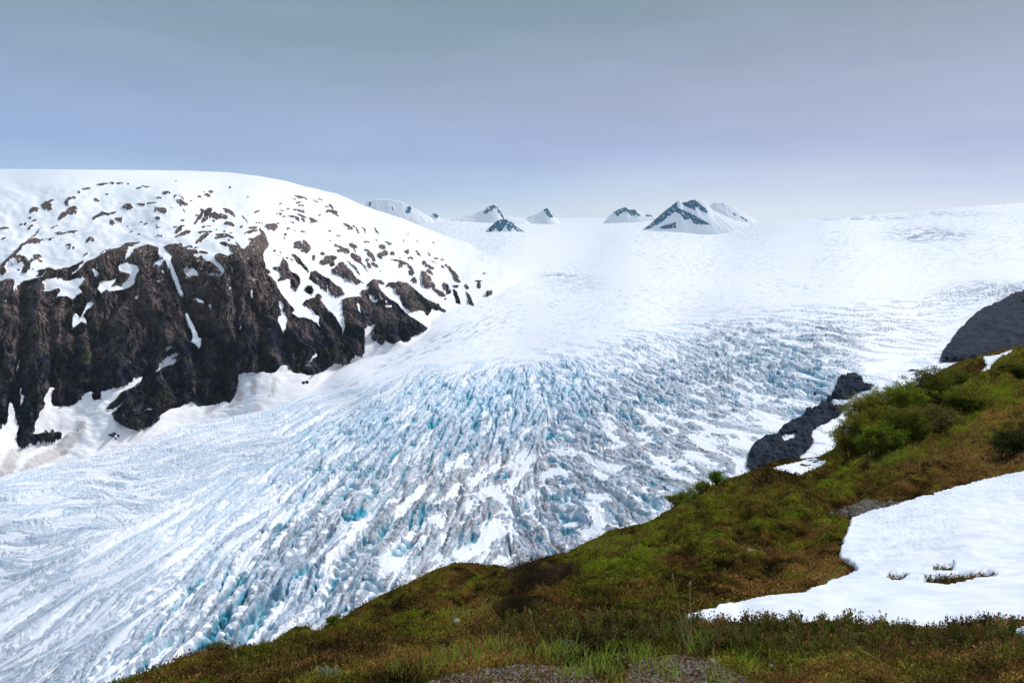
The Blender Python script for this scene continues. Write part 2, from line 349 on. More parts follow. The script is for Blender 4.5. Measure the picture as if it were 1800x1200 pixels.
# snow drifts: fill the hollows between blades, elongated like them
nS = norm(lic(fbm(X / 25, Y / 25, 2, 101), 46, 9)); nS2 = fbm(X / 55, Y / 55, 3, 111)
lvl = np.clip(LVL + .20 * nS2 + .16 * nS * (LVL > .05) - .10, 0, 1)
fill_h = np.interp(np.clip(lvl, 0, 1), np.linspace(0, 1, 101), np.quantile(hs, np.linspace(0, 1, 101))) + .035 * nS
cap = sstep(.92, 1.0, LVL)
k_ = .05
cover = np.clip(LVL * 1.05 - .22, 0, 1)                          # share of the ice hidden by winter snow left in bands
qn = np.sort((nS + .35 * norm(fine2) * .5 + .3 * norm(br))[::7, ::7].ravel()); sn = nS + .35 * norm(fine2) * .5 + .3 * norm(br)
thr = np.interp(1 - cover, np.linspace(0, 1, len(qn)), qn)
band = sstep(-.07, .07, sn - thr) * sstep(.05, .12, cover)
snow = np.maximum(sstep(-.02, .03, fill_h - h - .04), band) * (1 - crack * .9)
hh = np.where(fill_h > h, fill_h + .06 * (h - fill_h), h)
hh = lerp(hh, .15 * hh + .48 + .05 * nS, band * .85)
hh = hh - crack * .7 * (fill_h > h)
relief = (AMP + 9 * FARP * (nB * .4 + .2)) * (hh - .3)
big = fbm(X / 260, Y / 260, 2, 121) * 6 * sstep(300, 1500, Dg) * (1 - sstep(1500, 2800, Dg)) + fbm(X / 1000, Y / 1000, 2, 131) * 16 * sstep(1500, 4500, Dg) * (1 - sstep(5000, 7500, Dg))
# long flow folds on the left tongue
fold = norm(lic(fbm(X / 26, Y / 26, 2, 141), 130, 12)) * 1.1 * sstep(900, 500, U) * sstep(0.2, 1, AMP)
Pg = P0.copy(); Pg[..., 2] += relief + big + fold
slope_n = np.cross(np.gradient(Pg, axis=1), np.gradient(Pg, axis=0)); slope_n /= (np.linalg.norm(slope_n, axis=-1, keepdims=True) + 1e-9)
steep = 1 - np.abs(slope_n[..., 2])
# surface make-up
st = fbm(X / 9, Y / 9, 4, 151); streak = norm(lic(fbm(X / 4.5, Y / 4.5, 2, 161), 30, 9)); streak2 = norm(lic(fbm(X / 10, Y / 10, 2, 171), 80, 12))
dirt = np.clip(DIRT * (1.05 + .5 * st) + .16 * streak * DIRT + .16 * streak2 * DIRT - .12, 0, 1) * lerp(1, .35, sstep(.35, .8, steep) * BLUE)
C_snow = np.array([.88, .89, .93]); C_ice = np.array([.54, .72, .92]); C_pale = np.array([.78, .86, .96]); C_blue = np.array([.20, .50, .73]); C_deep = np.array([.035, .36, .48]); C_dirt = np.array([.36, .335, .35]); C_dk = np.array([.10, .09, .095])
def mixc(a, b, t): return a + (b - a) * t[..., None]
col = mixc(np.broadcast_to(C_pale, Pg.shape), C_ice, np.clip(BLUE * (.5 + .5 * sstep(.05, .5, steep) + .5 * st), 0, 1))
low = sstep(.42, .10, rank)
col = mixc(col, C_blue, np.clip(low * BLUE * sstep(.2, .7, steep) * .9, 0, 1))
col = mixc(col, C_dirt, dirt * .85)
nL = norm(lic(fbm(X / 5.5, Y / 5.5, 3, 181), 16, 7)); nL2 = norm(lic(fbm(X / 3.2, Y / 3.2, 2, 191), 20, 8))
lines = np.exp(-(nL / .16) ** 2) * sstep(-.2, .5, fbm(X / 20, Y / 20, 3, 195) + .25) + .6 * np.exp(-(nL2 / .2) ** 2)
col = mixc(col, C_dk, np.clip(lines * .8 * (1 - .35 * TNG), 0, 1) * np.clip(DIRT * .9 + .34, 0, 1) * sstep(.7, 3, AMP))
col = mixc(col, C_dk, np.clip((streak - .9) * 1.1, 0, 1) * np.clip(DIRT * 1.3 + .15, 0, 1) * .85)
snow = np.maximum(snow, cap) * sstep(.02, .25, LVL)
nFl = norm(lic(fbm(X / 15, Y / 15, 2, 209), 190, 16)); snow = np.maximum(snow, sstep(.45, .95, nFl) * sstep(760, 560, U + .5 * (900 - V)) * .9)
nE = norm(lic(fbm(X / 6, Y / 6, 2, 207), 48, 10)); caps = sstep(.95, 1.25, nE + .5 * nA * (np.abs(nA) < 2) * .5) * sstep(.15, .3, LVL) * .95
snow = np.maximum(snow, caps * (1 - crack) * sstep(.35, .6, rank))
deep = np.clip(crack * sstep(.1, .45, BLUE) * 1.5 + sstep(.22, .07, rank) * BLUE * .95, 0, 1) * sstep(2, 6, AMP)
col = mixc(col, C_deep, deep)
flat_ = 1 - sstep(.2, .75, LIM); snow = np.maximum(snow, flat_)
col = mixc(col, C_snow, snow * (1 - .25 * np.clip(FARP * (nB > .4), 0, 1)))
fs = norm(fbm(U / 24 + V / 9, V / 2.3, 4, 199, .62)); fsk = np.clip(FARP * sstep(-.1, .5, fs) * 1.3, 0, 1)
rs = Stamp(880, 340, 1900, 600, 1); rs.poly([(1150, 556), (1280, 540), (1400, 534), (1560, 524), (1660, 505), (1720, 498), (1900, 486), (1900, 560), (1640, 560), (1400, 560), (1180, 575)]); rs.blur(60)
fsk = np.maximum(fsk, rs.at(U, V) * sstep(.9, 1.6, fs) * .5 * (1 - LIM))
mg = Stamp(540, 540, 960, 720, 1); mg.poly([(560, 690), (640, 655), (720, 610), (780, 580), (840, 560), (900, 552), (900, 570), (840, 592), (780, 612), (700, 640), (600, 690)]); mg.blur(30)
fm = norm(fbm((U * .9 - V * .43) / 26, (U * .43 + V * .9) / 2.6, 4, 203, .6)); fsk = np.maximum(fsk, mg.at(U, V) * sstep(.5, 1.3, fm) * .75)
col = mixc(col, np.array([.30, .35, .46]), fsk)
col = mixc(col, np.array([.50, .60, .68]), np.clip(sstep(.5, 1.4, nC) * sstep(.10, .5, cm(3)) * sstep(3.5, 1.5, cm(3)) * (1 - .75 * LIM) * .7, 0, 1))

def m_ice(nt, b):
    c = n_attr(nt, 'col'); f = n_noise(nt, .42, 7, .72); g = n_range(nt, f, .32, .58, .68, 1.08)
    rg = n_attr(nt, 'rough', True); gm_ = nt.nodes.new('ShaderNodeMix'); nt.links.new(rg, gm_.inputs[0]); gm_.inputs[2].default_value = .985; nt.links.new(g, gm_.inputs[3])
    nt.links.new(n_scale(nt, c, gm_.outputs[0]), b.inputs['Base Color']); b.inputs['Roughness'].default_value = .55
    hb = nt.nodes.new('ShaderNodeMath'); hb.operation = 'MULTIPLY'; nt.links.new(rg, hb.inputs[0]); nt.links.new(n_noise(nt, .6, 7, .72), hb.inputs[1])
    n_bump(nt, b, hb.outputs[0], .8, 1.4)
M_ICE = mat_new('glacier_ice', m_ice)
# rows behind the crest
def with_back(P, drop=.25, n=4, step=500):
    d = P[0] * 1.0; d[:, 2] = 0; d /= np.linalg.norm(d, axis=1, keepdims=True); rows = []
    for k in range(n, 0, -1):
        q = P[0] + d * step * k; q[:, 2] -= drop * step * k; rows.append(q)
    return np.concatenate([np.array(rows), P])
bnd = np.interp(gu, [-300, 560, 640, 760, 900, 1050, 1200, 1500, 1650, 1720, 2100], [300, 300, 640, 575, 545, 560, 520, 515, 480, 470, 470])
rough = (1 - .93 * snow) * sstep(2600, 1200, Dg); RB = np.concatenate([np.repeat(rough[:1], 4, 0), rough])
PB = with_back(Pg, .12, 4, 900); CB = np.concatenate([np.repeat(col[:1], 4, 0), col])
VB = np.concatenate([np.full((4, len(gu)), 0.), V])
irow = (VB < bnd[None])
up_keep = irow.copy(); up_keep[1:] |= irow[:-1]; up_keep[:, 1:] |= irow[:, :-1]; up_keep[1:, 1:] |= irow[:-1, :-1]   # shared seam
# quads belong to the icefield when their upper-left corner lies above the seam
def split_sheet(name, sel):
    r, c = PB.shape[:2]; idx = np.arange(r * c).reshape(r, c); s = sel[:-1, :-1].ravel()
    f = np.stack([idx[:-1, :-1], idx[1:, :-1], idx[1:, 1:], idx[:-1, 1:]], -1).reshape(-1, 4)[s]
    used = np.unique(f); remap = np.zeros(r * c, np.int32); remap[used] = np.arange(len(used))
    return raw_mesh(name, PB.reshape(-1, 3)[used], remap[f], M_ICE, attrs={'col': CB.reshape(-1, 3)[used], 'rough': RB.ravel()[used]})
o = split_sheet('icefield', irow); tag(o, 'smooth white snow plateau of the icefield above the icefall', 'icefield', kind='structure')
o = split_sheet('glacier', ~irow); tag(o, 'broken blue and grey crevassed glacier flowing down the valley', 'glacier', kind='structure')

# ---------------------------------------------------------------- mountain on the left
MT = [(-250, 300, 2700), (0, 297, 2700), (300, 300, 2750), (400, 303, 2850), (560, 335, 3100), (650, 370, 3350), (760, 410, 3400), (830, 460, 2900), (880, 500, 2450),
      (-250, 400, 1750), (0, 400, 1750), (100, 360, 1950), (300, 340, 2050), (450, 360, 2150), (600, 420, 2350), (700, 470, 2200), (0, 490, 1430), (150, 450, 1530), (300, 445, 1560), (450, 425, 1680), (500, 500, 1650), (600, 520, 1750), (700, 500, 2000),
      (800, 540, 2050), (860, 540, 2100), (740, 585, 1720), (650, 600, 1620), (600, 640, 1540), (450, 640, 1400), (430, 690, 1350), (300, 560, 1420), (300, 660, 1340), (300, 735, 1270), (150, 550, 1350), (150, 650, 1260), (120, 720, 1220), (0, 600, 1250), (0, 700, 1160), (40, 780, 1120), (0, 825, 1060),
      (150, 790, 1150), (260, 765, 1215), (450, 700, 1340), (550, 665, 1440), (-250, 600, 1250), (-250, 850, 1000), (0, 900, 1030), (300, 850, 1230), (600, 760, 1500), (850, 640, 2050), (950, 560, 2450), (900, 540, 2250)]
mD = Rbf([(a, b) for a, b, c in MT], [math.log(c) for a, b, c in MT], c=45)
mt_top = skyline([(-300, 296), (0, 297), (120, 298), (250, 299), (330, 300), (400, 303), (450, 309), (500, 318), (560, 334), (600, 346), (650, 366), (700, 384), (750, 402), (800, 418), (850, 442), (900, 475), (960, 520)])
rock = Stamp(-260, 280, 960, 840)
MAIN = [(-250, 505), (-100, 488), (0, 494), (13, 492), (26, 494), (24, 510), (24, 517), (27, 517), (31, 508), (42, 497), (62, 490), (75, 488), (82, 480), (66, 480), (68, 473), (90, 470), (94, 473), (110, 470), (133, 463), (150, 458), (140, 468), (128, 475), (120, 482), (130, 478), (140, 472), (155, 460), (185, 447), (210, 440), (222, 430), (238, 428), (250, 426), (240, 432), (228, 438), (222, 452), (220, 462), (230, 455), (235, 442), (245, 437), (260, 433), (280, 438), (278, 452), (285, 462), (300, 470),
        (287, 437), (296, 432), (310, 430), (330, 440), (340, 442), (348, 443), (349, 448), (340, 452), (345, 455), (355, 453), (362, 460), (372, 462), (385, 475), (392, 482), (395, 478), (388, 468), (378, 460), (378, 450), (385, 446), (400, 450), (412, 448), (405, 440), (400, 432), (390, 425), (395, 430), (415, 430), (430, 437), (435, 432), (440, 424), (436, 420), (446, 418), (455, 412), (462, 408), (468, 413), (470, 422), (473, 430), (470, 438), (463, 443), (463, 455), (467, 467), (466, 475), (474, 483), (470, 486), (480, 495), (490, 508), (500, 522), (515, 537), (517, 545), (512, 549), (523, 557), (535, 557), (548, 562), (560, 573), (575, 590), (600, 612),
        (600, 636), (592, 635), (583, 638), (575, 645), (570, 652), (550, 662), (540, 665), (530, 660), (515, 655), (508, 650), (503, 643), (493, 645), (490, 650), (483, 658), (478, 660), (465, 657), (455, 660), (445, 657), (430, 656), (420, 660), (417, 680), (413, 695), (403, 705), (390, 706), (375, 710), (360, 714), (350, 713), (335, 705), (320, 712), (305, 722), (290, 733), (275, 745), (258, 757), (245, 760), (225, 755), (210, 748), (200, 740), (197, 735), (205, 722), (220, 702), (205, 718), (195, 726), (188, 727), (192, 712), (205, 700), (215, 688), (235, 677), (252, 659), (240, 660), (228, 668), (210, 678), (195, 680), (190, 684), (185, 688), (178, 687), (176, 700), (166, 705), (162, 697), (165, 688), (155, 689), (148, 693), (140, 702), (130, 710), (120, 714), (110, 715), (100, 718), (92, 712), (90, 700), (92, 690), (97, 682), (88, 680), (85, 690), (78, 703), (80, 718), (72, 725), (68, 735), (62, 742), (60, 753), (57, 760), (65, 761), (75, 758), (90, 758), (105, 756), (110, 759), (108, 765), (95, 773), (85, 774), (78, 770), (72, 774), (62, 775), (50, 777), (40, 781), (30, 777), (28, 768), (30, 758), (33, 748), (28, 735), (25, 720), (22, 710), (16, 704), (14, 715), (13, 730), (12, 740), (8, 742), (5, 740), (2, 748), (0, 753), (-60, 765), (-250, 790)]
RIB_B = [(530, 533), (537, 524), (548, 520), (562, 524), (568, 530), (578, 548), (590, 562), (601, 578), (602, 590), (600, 615), (575, 600), (560, 570), (562, 556), (555, 555), (550, 545), (540, 538)]
BODY_D = [(600, 528), (612, 525), (635, 522), (635, 510), (645, 508), (650, 502), (665, 500), (670, 510), (685, 525), (700, 535), (710, 545), (720, 555), (735, 565), (752, 577), (745, 583), (735, 585), (722, 590), (718, 598), (705, 597), (700, 603), (690, 607), (682, 604), (677, 598), (672, 597), (675, 607), (670, 608), (664, 603), (665, 597), (660, 598), (653, 592), (650, 585), (655, 578), (660, 570), (647, 570), (642, 580), (641, 600), (640, 620), (635, 627), (625, 625), (615, 635), (605, 640), (592, 637), (570, 652), (580, 600), (603, 588), (606, 575), (603, 550)]
ARC_L = [(-60, 490), (-20, 478), (0, 468), (20, 453), (40, 430), (50, 422), (62, 417), (70, 420), (85, 418), (97, 417), (90, 421), (73, 421), (70, 428), (50, 430), (38, 438), (30, 452), (25, 457), (13, 463), (8, 471), (13, 480), (5, 486), (0, 484)]
CLU = [(25, 455), (35, 452), (45, 454), (50, 460), (60, 452), (72, 446), (70, 451), (60, 456), (55, 462), (52, 468), (54, 472), (48, 480), (45, 484), (38, 482), (42, 470), (40, 463), (32, 467), (28, 460)]
RF = [(497, 454), (505, 462), (510, 475), (520, 482), (527, 490), (528, 500), (520, 510), (511, 505), (509, 490), (500, 493), (488, 500), (487, 498), (495, 487), (495, 478), (480, 476), (479, 470), (492, 470)]
RG = [(543, 492), (546, 478), (555, 476), (563, 482), (573, 487), (580, 490), (590, 500), (600, 505), (606, 520), (590, 522), (580, 513), (574, 500), (575, 513), (568, 510), (562, 503), (555, 500)]
RG2 = [(597, 465), (604, 466), (617, 480), (628, 490), (641, 496), (627, 499), (615, 494), (610, 490), (603, 490), (598, 485), (585, 480), (582, 475), (590, 472)]
BH = [(677, 502), (683, 495), (695, 497), (702, 493), (715, 494), (725, 500), (735, 512), (745, 524), (760, 535), (770, 538), (780, 545), (795, 555), (808, 560), (800, 563), (790, 560), (785, 553), (770, 547), (767, 550), (760, 543), (757, 550), (753, 557), (748, 555), (745, 548), (735, 547), (722, 548), (712, 540), (704, 530), (702, 520), (695, 515), (697, 505), (690, 503)]
DT = [(643, 500), (655, 492), (670, 492), (677, 498), (672, 500), (667, 497), (662, 503), (650, 505)]
for q in (MAIN, RIB_B, BODY_D, ARC_L, CLU, RF, RG, RG2, BH, DT): rock.poly(q)
BLOBS = [(60,366,18,10,-15),(83,360,18,14,20),(88,353,16,4,-15),(120,354,16,6,-40),(130,350,8,4,0),(118,360,6,5),(112,376,30,9,-35),(126,367,20,7,-8),(129,374,13,7,-10),(180,325,20,4,-10),(197,323,8,4),(212,323,14,3,5),(226,324,6,2),(152,335,18,3,-12),(139,341,5,3,-20),(170,351,10,4,10),(188,342,6,3),(172,379,24,7,-38),(183,374,14,5,0),(196,373,20,5,-25),(224,362,20,9,5),(248,357,18,4,-3),(267,355,16,3),(282,367,24,9,5),(280,347,14,2),(292,341,14,4,5),(245,334,10,3,-5),(256,331,18,4,5),(197,392,10,10),(209,384,14,8),(225,393,5,3),(256,390,8,3,-15),(248,387,5,3),(278,382,9,7),(275,393,4,2),(277,397,5,3),(231,406,8,3,-20),(244,413,6,2),(278,414,7,2,-20),(285,413,6,2,-30),(158,423,14,7),(121,431,9,4),(122,436,8,2),(130,436,5,2,-20),(151,446,10,3,-30),(96,396,15,3,-25),(103,407,14,3,-25),(117,409,40,4,-8),(54,397,14,4,-45),(67,405,16,2,-35),(57,415,20,3,-35),(8,398,16,6,-15),(36,389,7,4,-20),(45,388,7,4,-10),(60,384,12,3,-25),(52,379,6,2),(7,420,8,3,-30),(71,455,8,4,-20),(65,448,16,5,-20),(22,467,4,3),(33,476,6,3),(78,474,24,6,-5),(72,482,14,6),(182,445,14,2,-25),(192,443,12,2,-20),(59,473,4,2),
(310,319,4,2),(405,330,4,3,20),(437,348,5,2),(365,344,12,5),(371,337,8,4),(359,339,3,2),(351,348,6,3),(308,347,7,4),(319,349,12,2,30),(320,357,20,7,25),(336,355,3,2),(323,368,6,2,60),(321,381,8,4),(301,362,4,2),(350,378,22,6,-45),(365,372,20,9,-35),(359,381,16,6,-30),(377,377,22,9,10),(392,378,18,7),(402,369,22,6,20),(408,374,12,4,30),(403,389,18,9,15),(347,375,8,3,10),(355,369,8,2,15),(358,392,8,3),(368,392,8,2),(376,384,8,2),(316,398,20,7,-35),(320,409,28,9,-30),(308,394,10,2,-10),(360,406,26,6),(356,417,28,8,-30),(393,415,24,8,15),(383,418,14,4),(405,418,18,3,20),(407,410,8,2,10),(404,424,8,2),(395,429,14,5,15),(410,433,16,6,20),(420,431,14,3,45),(395,405,4,3),(425,396,6,5),(380,399,3,2),(441,406,24,7,-30),(446,397,22,5,-5),(461,405,18,6,55),(452,369,14,4,-25),(430,379,20,2,45),(455,386,12,3,5),(476,396,22,14,10),(488,391,8,2),(507,401,8,4,10),(494,358,8,2),(495,367,7,2),(491,373,12,3),(499,379,6,2),(506,366,8,2),(528,347,20,4,10),(537,349,12,2,35),(518,350,6,2),(526,356,12,3),(529,362,12,3,15),(525,369,22,3,10),(533,373,10,2,15),(530,378,20,3,25),(515,381,20,5,10),(522,385,8,6,30),(532,385,6,8,-30),(551,387,20,6,38),(549,391,8,6),(555,355,12,2,25),(563,353,10,3,25),(576,367,8,3,10),(582,366,14,5,60),(583,376,22,5,15),(590,381,12,5,30),(562,378,6,2),(514,391,5,2,20),(517,407,8,2,15),(534,410,12,2,15),(501,411,5,4),(499,417,3,4),(524,432,20,12,10),(540,433,22,6,45),(534,440,10,12,40),(541,440,10,14,30),(483,442,6,3),(493,445,3,2),(492,450,8,2),(523,458,26,8,45),(535,470,16,6,45),(541,477,8,3,50),(505,456,5,3,20),(513,460,6,3,30),(551,455,8,7),(567,449,8,4,10),(580,458,24,12,-10),(570,461,14,8),(585,466,10,8),(595,417,10,3,15),(590,433,6,5),(597,436,10,4),(596,443,10,6,10),(580,407,6,2,25),(581,425,4,2),(543,508,16,13),(560,520,14,10,30),(358,446,16,6,5),(318,431,8,5),(332,434,14,5),(345,436,8,5),(308,434,14,4),(325,437,12,5),(470,478,14,5,50),
(613,403,20,6,30),(640,405,12,3,45),(626,405,20,3,45),(662,407,16,2,55),(645,424,12,3),(662,422,5,2,30),(683,427,14,3,25),(621,432,16,7,25),(624,439,8,2,55),(607,441,18,11,10),(627,455,26,14,50),(638,470,20,4,45),(622,474,28,4,45),(650,446,16,10,50),(655,453,16,7,60),(645,440,10,4,15),(646,459,8,8),(649,470,6,12,-15),(659,468,14,8,35),(669,478,3,3),(672,433,14,7,15),(672,446,20,12,-35),(690,444,8,7,20),(715,443,10,4,25),(717,440,6,2),(722,453,10,5,10),(704,452,4,2),(702,460,30,6,10),(704,466,6,9,20),(720,467,18,5,40),(728,463,2,2),(735,446,14,3,50),(754,447,8,2,60),(767,455,8,3,25),(778,459,6,2,30),(746,463,14,7,70),(756,470,14,6,35),(762,462,18,2,35),(778,471,8,4,30),(787,470,12,5,40),(797,480,26,6,45),(803,493,20,7,55),(749,490,32,14,62),(755,478,14,6,30),(760,500,14,9,60),(723,478,12,10,-10),(728,490,12,10,30),(772,516,28,9,40),(783,505,22,11,62),(788,517,10,9),(801,507,12,6),(802,524,26,8,65),(820,507,10,6,55),(826,527,30,7,62),(833,545,6,4),(841,496,14,3),(842,503,8,12),(860,514,12,8,-20),(852,481,7,2),(783,531,4,3),(781,495,3,2),(817,425,3,2),(763,427,4,2,30),(733,425,3,2),(710,424,4,2),(717,413,3,2),
(198,768,14,6,-10),(208,768,5,2),(204,773,5,3),(80,753,6,3),(92,753,5,3),(533,677,6,4),(540,675,6,4,-30),(138,755,3,2),(170,695,16,14,10),(665,600,5,6),(671,602,12,12)]
for b in BLOBS: rock.ell(*b)
SNOWS = [[(75,500),(83,492),(95,490),(100,487),(103,493),(108,486),(112,492),(130,491),(150,494),(147,500),(138,508),(145,516),(135,520),(128,527),(118,520),(105,521),(97,524),(107,510),(105,506),(90,510),(77,512),(79,503)],
[(160,472),(165,473),(173,480),(172,487),(166,486),(163,478)],
[(173,500),(195,492),(205,487),(200,497),(195,505),(212,500),(225,490),(228,482),(210,478),(209,468),(222,466),(240,470),(245,478),(238,486),(236,497),(228,503),(215,507),(200,512),(193,514),(188,510),(178,517),(170,511),(175,505)],
[(268,468),(285,464),(292,468),(280,473),(272,471)],[(283,476),(290,482),(286,484),(283,479)],
[(126,575),(128,552),(133,549),(138,553),(140,558),(145,550),(150,538),(156,531),(165,533),(160,540),(152,545),(146,555),(150,560),(152,567),(147,567),(143,563),(137,568),(132,574)],
[(280,437),(279,450),(286,462),(298,477),(306,495),(312,510),(319,525),(323,522),(321,513),(316,500),(312,485),(305,475),(300,465),(302,455),(296,448),(290,442),(287,436)],
[(325,555),(329,553),(335,565),(342,575),(347,585),(348,591),(355,592),(353,600),(354,605),(350,611),(345,606),(337,602),(335,600),(339,592),(336,582),(330,570)],
[(323,475),(333,477),(340,473),(349,480),(349,485),(340,485),(331,487),(325,482)],[(362,483),(372,479),(385,483),(393,480),(388,486),(375,484)],
[(339,522),(345,528),(352,532),(360,534),(358,540),(350,538),(343,530)],[(366,538),(372,538),(371,545)],[(443,498),(447,492),(453,493),(454,497),(446,497)],[(440,512),(444,510),(445,524),(441,525)],[(402,508),(408,504),(404,510)],
[(490,532),(495,529),(499,537),(497,545),(501,553),(506,562),(503,575),(498,588),(493,580),(490,568),(488,561),(494,555),(493,545)],[(420,577),(425,569),(424,575),(421,580)],[(386,530),(389,528),(388,531)],
[(535,645),(543,640),(550,628),(556,620),(557,627),(548,635),(542,640),(547,645),(540,647)],[(270,655),(277,645),(288,630),(298,625),(310,621),(318,621),(310,628),(300,631),(312,632),(305,640),(295,640),(285,645),(278,651)],[(290,612),(300,606),(302,610),(293,618)],
[(35,632),(37,640),(30,655),(28,654),(33,643)],[(36,680),(38,682),(38,695),(44,702),(40,710),(36,714),(37,700),(35,690)],[(8,530),(13,529),(10,535)],[(236,523),(247,517),(240,526)],[(276,494),(284,494),(279,497)],[(250,722),(262,719),(269,719),(266,722),(257,722)],[(271,660),(281,657),(275,662)],
[(648,517),(655,520),(665,527),(662,531),(655,530),(650,523)],[(666,518),(673,522),(675,528),(671,528)],[(675,527),(682,532),(680,534)],[(676,539),(688,535),(689,539),(680,541)],[(694,540),(699,539),(697,541)],[(626,533),(632,537),(635,553),(632,550),(628,542)],[(220,702),(222,701),(205,722),(197,733),(196,727),(208,715)]]
for q in SNOWS: rock.poly(q, 0)
rock.blur(1)
mu = np.arange(-240, 961, .9); mk = 640
Um = np.repeat(mu[None], mk, 0); mtop = mt_top(mu)[None]; Vm = mtop + (np.interp(mu, [-240, 0, 600, 960], [930, 900, 740, 640])[None] - mtop) * np.linspace(0, 1, mk)[:, None]
Dm = np.exp(coarse(mD, Um, Vm)); Pm = pt(Um, Vm, Dm)
ww = fbm(Um / 8, Vm / 8, 5, 201, .72); ww2 = fbm(Um / 8 + 50, Vm / 8, 5, 205, .72)
R = rock.at(Um + 3.8 * ww, Vm + 3.2 * ww2); spk = fbm(Um / 4.2 - Vm / 9, Vm / 6.0 + Um / 9, 4, 209, .7)
Rs = Stamp(-260, 280, 960, 840); Rs.a = rock.a.copy(); Rs.blur(40); cliff = sstep(.35, .9, Rs.at(Um, Vm)) * sstep(425, 480, Vm)
Rs.a = rock.a.copy(); Rs.blur(6); Rsoft = Rs.at(Um, Vm)
# rock ribs and gullies run down the fall line (steep, a little splayed)
sl = 26 * fbm(Um / 110 + 5, Vm / 90, 3, 213) + Um + (Vm - 560) * np.interp(mu, [0, 250, 450, 600, 760], [.12, -.05, -.12, -.42, -.7])[None] + 10 * fbm(Um / 60, Vm / 60, 3, 211)
ribs = ridged(sl / 85, Vm / 420, 3, 221, .55) - .55
ribs2 = .6 * ridged(sl / 26 + .2 * ww + Vm / 90, Vm / 70 - Um / 120, 4, 231, .6) + .4 * ridged(sl / 20 - Vm / 60, Vm / 60 + Um / 90, 4, 233, .6) - .55
crag = ridged(Um / 14 + ww, Vm / 16 + ww2, 4, 241, .62) - .55
GUL = [[(35, 500), (42, 560), (40, 620), (30, 680), (12, 740)], [(150, 560), (165, 600), (168, 660), (160, 700)], [(305, 480), (330, 540), (350, 600), (352, 660), (345, 700)], [(440, 520), (458, 580), (462, 650)], [(495, 590), (500, 630)], [(270, 560), (268, 640), (250, 660)], [(98, 620), (90, 670)], [(606, 590), (575, 560)], [(700, 545), (705, 590)], [(398, 610), (395, 690)], [(215, 520), (190, 560), (175, 600)]]
gul = np.zeros_like(Um); wob2 = 5 * fbm(Um / 30, Vm / 30, 3, 251)
for g in GUL:
    for (xa, ya), (xb, yb) in zip(g[:-1], g[1:]):
        t = np.clip(((Um + wob2 - xa) * (xb - xa) + (Vm - ya) * (yb - ya)) / ((xb - xa) ** 2 + (yb - ya) ** 2), 0, 1)
        d = np.hypot(Um + wob2 - xa - t * (xb - xa), Vm - ya - t * (yb - ya)); gul = np.maximum(gul, np.exp(-(d / 11) ** 2))
out_dir = -Pm / np.linalg.norm(Pm, axis=-1, keepdims=True); out_dir[..., 2] = .25
amp = cliff
push = amp * (60 * ribs + 34 * ribs2 + 20 * crag - 34 * gul * (1 - Rs.a.mean() * 0)) + (1 - cliff) * (Rsoft * (4.5 * crag + 5 * ribs2))
lump = fbm(Um / 130, Vm / 70, 4, 261) * 24 * (1 - cliff) * sstep(305, 345, Vm) + fbm(Um / 45, Vm / 22, 3, 271) * 6 * (1 - cliff) * sstep(310, 360, Vm)
Pm = Pm + out_dir * push[..., None]; Pm[..., 2] += lump * .8 + Rsoft * 3.0 * (1 - cliff)
stain = Stamp(-260, 280, 960, 900)
for q in ([(0, 835), (10, 800), (22, 785), (40, 782), (34, 800), (24, 830), (10, 850), (-40, 870)], [(30, 835), (60, 805), (90, 785), (120, 760), (150, 740), (150, 760), (110, 800), (70, 830)], [(395, 720), (410, 700), (418, 680), (428, 690), (424, 715)], [(360, 730), (366, 713), (378, 711), (372, 732)], [(445, 700), (440, 680), (446, 665), (452, 668), (453, 695)], [(468, 705), (478, 690), (480, 670), (486, 672), (482, 700)], [(590, 655), (600, 640), (612, 650), (600, 662)], [(755, 580), (762, 560), (775, 565), (765, 582)]): stain.poly(q)
stain.blur(60)
stn = np.clip(stain.at(Um + 5 * ww, Vm) * (1.2 + 1.4 * fbm(Um / 5 - Vm / 8, Vm / 40, 3, 281)), 0, 1)
dust = sstep(640, 780, Vm + (Um) * .22) * (.5 + .8 * fbm(Um / 7 + Vm / 9, Vm / 50, 4, 291)) 
veg = sstep(.05, .35, fbm(Um / 34, Vm / 40, 4, 301)) * sstep(.3, .8, cliff)
R = np.clip(R - .75 * sstep(.36, .5, spk + .22 * sstep(600, 460, Vm)) * (ribs2 < .12), 0, 1)
vv = .6 * fbm(sl / 13 + Vm / 60, Vm / 26, 5, 311, .62) + .5 * fbm(Um / 40 - Vm / 50, Vm / 30, 4, 313)
rc = mixc(np.broadcast_to(np.array([.22, .165, .15]), Pm.shape), np.array([.014, .019, .042]), np.clip(.42 + 1.5 * vv + .65 * sstep(560, 720, Vm + .15 * Um) - .1, 0, 1))  # navy towards the cliff foot paints its shade into the rock, varied by noise
rc = mixc(rc, np.array([.27, .20, .175]), sstep(.15, .6, fbm(Um / 9, Vm / 15, 5, 321, .65)) * .6)
rc = mixc(rc, np.array([.06, .062, .02]), veg * .55)
rc = mixc(rc, np.array([.10, .065, .045]), sstep(520, 440, Vm) * .5)
sc_ = mixc(np.broadcast_to(np.array([.86, .87, .89]), Pm.shape), np.array([.74, .66, .63]), np.clip(dust * .55, 0, 1))
sc_ = mixc(sc_, np.array([.40, .34, .31]), stn * .6)
